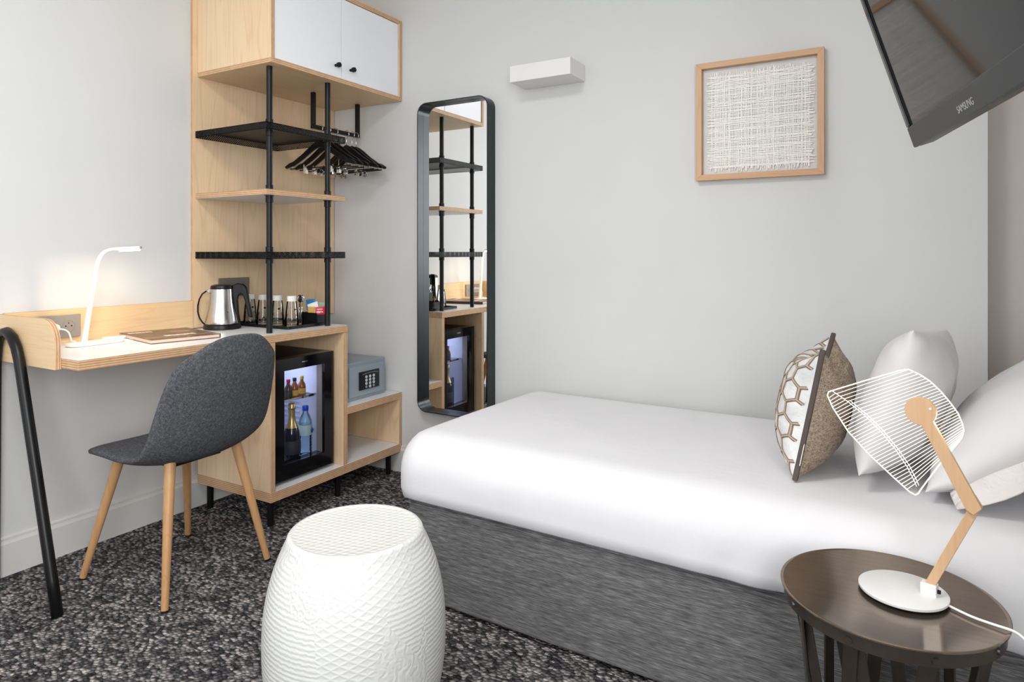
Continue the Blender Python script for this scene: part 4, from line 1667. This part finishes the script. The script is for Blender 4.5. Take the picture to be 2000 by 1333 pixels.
g = G().obox(lp_(.003, .003), (LE, LZ, LN), (.0125, .0125, .009)).build('foot_socket', 'white_metal', tl, bevel=.002)
G().cyl(lp_(.0156, .004), lp_(.020, .004), .0035, n=12).build('foot_screw', 'black_matte', tl, 40)
th = LN * .009
lower = [(-.0064, .009), (.0123, .013), (.0579, .103), (.0787, .160), (.0770, .176), (.0610, .162), (.0373, .101)]
lower = [(-.0064, .007), (.0123, .012), (.0800, .1690), (.0700, .186), (.0600, .1600)]
G().prism(lower, LQ - th * .5, LE, LZ, th).build('lower_arm', 'beech', tl, bevel=.001)
cxh, czh, rh_ = -.0080, .3165, .0245
upper = [(.0600, .1600), (.0800, .1690), (.0225, .2900)]
upper = [(.0560, .1640), (.0700, .1572), (.0815, .1690), (.0700, .190), (.0190, .2960)]
ang0 = math.atan2(.2960 - czh, .0190 - cxh)
ang1 = math.atan2(.2925 - czh, -.0060 - cxh)
arcpts = arc(cxh, czh, rh_, ang0, ang1 + 2 * PI if ang1 < ang0 else ang1, 28)
upper = [(.0590, .1625), (.0700, .1560), (.0815, .1690)] + arcpts
G().prism(upper, LQ + th * .55, LE, LZ, th).build('upper_arm', 'beech', tl, bevel=.001)
G().cyl(lp_(.0655, .167, -.006), lp_(.0655, .167, -.012), .007, n=14).build('elbow_knob', 'black_matte', tl, 40)
G().cyl(lp_(.0075, .3235, .0141), lp_(.0075, .3235, .0146), .0022, n=10).build('switch_dot', 'white_metal', tl, 40)

dome = [(-.1611, .3272), (-.1006, .3555), (-.0431, .3815), (-.0302, .3848), (-.0121, .3779), (.0038, .3679), (.0194, .3530), (.0330, .3362), (.0448, .3194), (.0511, .3028), (.0531, .2914), (.0506, .2792), (.0464, .2715)]
redge = [(.0464, .2715), (.0160, .2222), (-.0103, .1754), (-.0148, .1661), (-.0193, .1625)]
outc = [(-.0193, .1625), (-.0284, .1657), (-.0543, .1852), (-.0927, .2165), (-.1318, .2539), (-.1600, .2952), (-.1696, .3170), (-.1674, .3240), (-.1611, .3272)]
inc = [(-.1611, .3272), (-.1308, .3098), (-.1006, .2879), (-.0752, .2648), (-.0505, .2362), (-.0320, .2091), (-.0211, .1870), (-.0175, .1777)]


def at_len(poly, t_):
    L_ = [0]
    for i in range(len(poly) - 1):
        L_.append(L_[-1] + math.dist(poly[i], poly[i + 1]))
    s_ = max(0, min(1, t_)) * L_[-1]
    for i in range(len(poly) - 1):
        if s_ <= L_[i + 1]:
            f = (s_ - L_[i]) / max(1e-9, L_[i + 1] - L_[i])
            return (poly[i][0] + (poly[i + 1][0] - poly[i][0]) * f, poly[i][1] + (poly[i + 1][1] - poly[i][1]) * f)
    return poly[-1]


outline = dome[:-1] + redge[:-1] + outc[:-1]
sh = G().prism(outline, LQ - LN * .0025 - LN * .006, LE, LZ, LN * .005).build('acrylic_shade', 'acrylic', tl)
lines = []
top_dome = dome[2:]
for i in range(1, 32):
    t_ = i / 32
    a = at_len(inc, t_ ** .9)
    b = at_len(top_dome, t_ ** .72)
    lines.append((a, b))
lo_curve = outc[::-1]
for i in range(1, 36):
    t_ = i / 36
    a = at_len(lo_curve, .06 + .9 * t_)
    b = at_len(inc, min(1, .06 + t_ * .96))
    # aim along the ribs: run towards the inner curve, a little further on
    lines.append((a, at_len(inc, min(1, t_ ** .92 * 1.0))))
for k, (a, b) in enumerate(lines):
    G().tube([lp_(a[0], a[1], -.0031), lp_(b[0], b[1], -.0031)], .00055, 5).build('engraved_line', 'line_glow', sh)
for k, (pl_, mt_) in enumerate(((dome + redge[1:] + outc[1:-1], 'line_edge'), (inc, 'line_glow'), ([(x + .0035, z + .0028) for x, z in inc[1:]], 'line_glow'))):
    pts = [lp_(x, z, -.0036) for x, z in pl_]
    sm = []
    for i in range(len(pts)):
        nx = pts[(i + 1) % len(pts)]
        for q in range(3):
            if i == len(pts) - 1 and k and q:
                break
            sm.append(pts[i].lerp(nx, q / 3) if not (i == len(pts) - 1 and k) else pts[i])
    G().tube(sm, .0011 if k == 0 else .0007, 6, closed=(k == 0)).build('edge_line', mt_, sh, 0)
pw_ = bpy.data.lights.new('table_lamp_light', 'POINT')
pw_.energy = .25
pw_.color = (1, .78, .5)
pw_.shadow_soft_size = .012
po = bpy.data.objects.new('table_lamp_light', pw_)
COL.objects.link(po)
po.location = lp_(.030, .30, -.02)
cb = [Vector((2.624, -1.168, tz + .0045)), Vector((2.66, -1.195, tz + .0045)), Vector((2.69, -1.205, tz + .0045)), Vector((2.722, -1.215, tz + .006)), Vector((2.745, -1.228, tz - .02)), Vector((2.755, -1.236, tz - .12)), Vector((2.76, -1.24, .10)), Vector((2.80, -1.20, .006)), Vector((2.95, -1.1, .006))]
sm = []
for i in range(len(cb) - 1):
    for q in range(6):
        sm.append(cb[i].lerp(cb[i + 1], q / 6))
sm.append(cb[-1])
for _ in range(5):
    sm = [sm[0]] + [(sm[i - 1] + sm[i] * 2 + sm[i + 1]) / 4 for i in range(1, len(sm) - 1)] + [sm[-1]]
G().tube(sm, .0022, 8).build('power_cord', 'cord_white', tl, 0)

# ------------------------------------------------------------------ white embossed garden stool
sx_, sy_ = 1.503, -1.4165
so = thing('garden_stool', (sx_, sy_, 0), 'white barrel-shaped stool with embossed pattern beside the bed', 'stool')
prof = [(.118, .0005), (.126, .004)]
for i in range(25):
    t_ = i / 24
    z = .012 + t_ * .424
    r = .200 - .047 * abs(2 * t_ - .98) ** 2.3
    prof.append((r, z))
rt = prof[-1][0]
prof += [(rt - .002, .444), (rt - .006, .449), (rt - .012, .450)]
n = 96
g = G().lathe(prof, n, (sx_, sy_, 0), capb=True, capt=False)
body = g.build('stool_body', 'stool_relief', so, 0)
uvl = body.data.uv_layers.new(name='UVMap')
for p in body.data.polygons:
    for li in p.loop_indices:
        co = body.data.vertices[body.data.loops[li].vertex_index].co
        a = math.atan2(co.y, co.x) % (2 * PI)
        pa = math.atan2(p.center.y, p.center.x) % (2 * PI)
        if a - pa > PI:
            a -= 2 * PI
        elif pa - a > PI:
            a += 2 * PI
        uvl.data[li].uv = (a * .18, co.z)
G().lathe([(rt - .012, .450), (rt - .016, .4485), (rt - .022, .447), (.05, .447), (.001, .447)], n, (sx_, sy_, 0), capb=False).build('stool_seat', 'stool_top', so, 0)

# ------------------------------------------------------------------ upholstered chair
ch = thing('desk_chair', (.459, -1.163, 0), 'charcoal fabric shell chair with wood-look tapered legs at the desk', 'chair', rotz=math.radians(180 + 1.8), local=True)
# local: +x forward (towards the desk), z up ; profile of the shell centre line
prof = [(.240, .386), (.222, .404), (.16, .416), (.08, .414), (0, .409), (-.07, .409), (-.13, .417), (-.178, .441), (-.212, .484), (-.236, .54), (-.256, .60), (-.274, .66), (-.290, .72), (-.304, .775), (-.314, .812)]
half = [.125, .168, .196, .206, .212, .216, .219, .220, .219, .216, .210, .202, .191, .176, .152]
curl = [.000, .004, .010, .016, .020, .026, .034, .042, .046, .048, .048, .046, .042, .034, .024]


def cat(P_, t_):
    n_ = len(P_) - 1
    x = t_ * n_
    i = min(int(x), n_ - 1)
    f = x - i
    p = [P_[max(0, i - 1)], P_[i], P_[i + 1], P_[min(n_, i + 2)]]
    def c(a, b, cc_, d):
        return .5 * ((2 * b) + (cc_ - a) * f + (2 * a - 5 * b + 4 * cc_ - d) * f * f + (3 * b - a - 3 * cc_ + d) * f ** 3)
    if isinstance(p[0], tuple):
        return tuple(c(*[q[k] for q in p]) for k in range(len(p[0])))
    return c(*p)


NU, NV = 44, 22
vs = []
cen = [Vector((cat(prof, i / NU)[0], 0, cat(prof, i / NU)[1])) for i in range(NU + 1)]
for side in (0, 1):
    for i in range(NU + 1):
        t_ = i / NU
        c_ = cen[i]
        tg = (cen[min(NU, i + 1)] - cen[max(0, i - 1)]).normalized()
        nrm = Vector((-tg.z, 0, tg.x))          # towards the sitter
        if nrm.z < 0 and t_ < .4:
            nrm = -nrm
        nrm = Vector((tg.z, 0, -tg.x)) if (Vector((tg.z, 0, -tg.x)).x + Vector((tg.z, 0, -tg.x)).z) > 0 else Vector((-tg.z, 0, tg.x))
        hwid, cl_ = cat(half, t_), cat(curl, t_)
        for j in range(NV + 1):
            v = -1 + 2 * j / NV
            vv = math.sin(v * PI / 2)
            edge = (1 - abs(vv) ** 4)
            thk = .016 * max(.0, edge) ** .5 * min(1, 6 * t_ + .12) * min(1, 6 * (1 - t_) + .12) + .004
            p = c_ + Vector((0, vv * hwid, 0)) + nrm * (cl_ * vv * vv)
            p -= tg * (.085 * max(0, (t_ - .62) / .38) ** 2.4 * abs(vv) ** 3.0 + .035 * max(0, (.16 - t_) / .16) ** 2 * -abs(vv) ** 3.0)
            p += nrm * (thk if side == 0 else -thk)
            vs.append(p)
n1 = (NU + 1) * (NV + 1)
fs = []
for side in (0, 1):
    for i in range(NU):
        for j in range(NV):
            a = side * n1 + i * (NV + 1) + j
            fs.append((a, a + 1, a + NV + 2, a + NV + 1))
for i in range(NU):
    for j in (0, NV):
        a = i * (NV + 1) + j
        b = a + NV + 1
        fs.append((a, b, n1 + b, n1 + a))
for j in range(NV):
    for i in (0, NU):
        a = i * (NV + 1) + j
        fs.append((a, a + 1, n1 + a + 1, n1 + a))
shl = G().add(vs, fs).build('seat_shell', 'chair_fabric', ch, 0)
md = shl.modifiers.new('sub', 'SUBSURF')
md.levels = 1
md.render_levels = 1
g = G().box((-.10, -.09, .384), (.09, .09, .392))
g.build('under_frame', 'black_matte', ch)
for x, y, tx, ty in ((.212, .190, .118, .115), (.212, -.190, .118, -.115), (-.212, .190, -.135, .120), (-.212, -.190, -.135, -.120)):
    lg = G().cyl((x, y, .007), (tx, ty, .424), .0105, .0175, 18).build('leg', 'leg_wood', ch, 40)
    d_ = (Vector((tx, ty, .424)) - Vector((x, y, .007))).normalized()
    G().cyl(Vector((x, y, .0069)) - d_ * .0062, (x, y, .0069), .0098, .0106, 16).build('foot_cap', 'black_matte', lg, 40)

# helper properties are not part of the scene description
for o in bpy.data.objects:
    if '_o' in o:
        del o['_o']
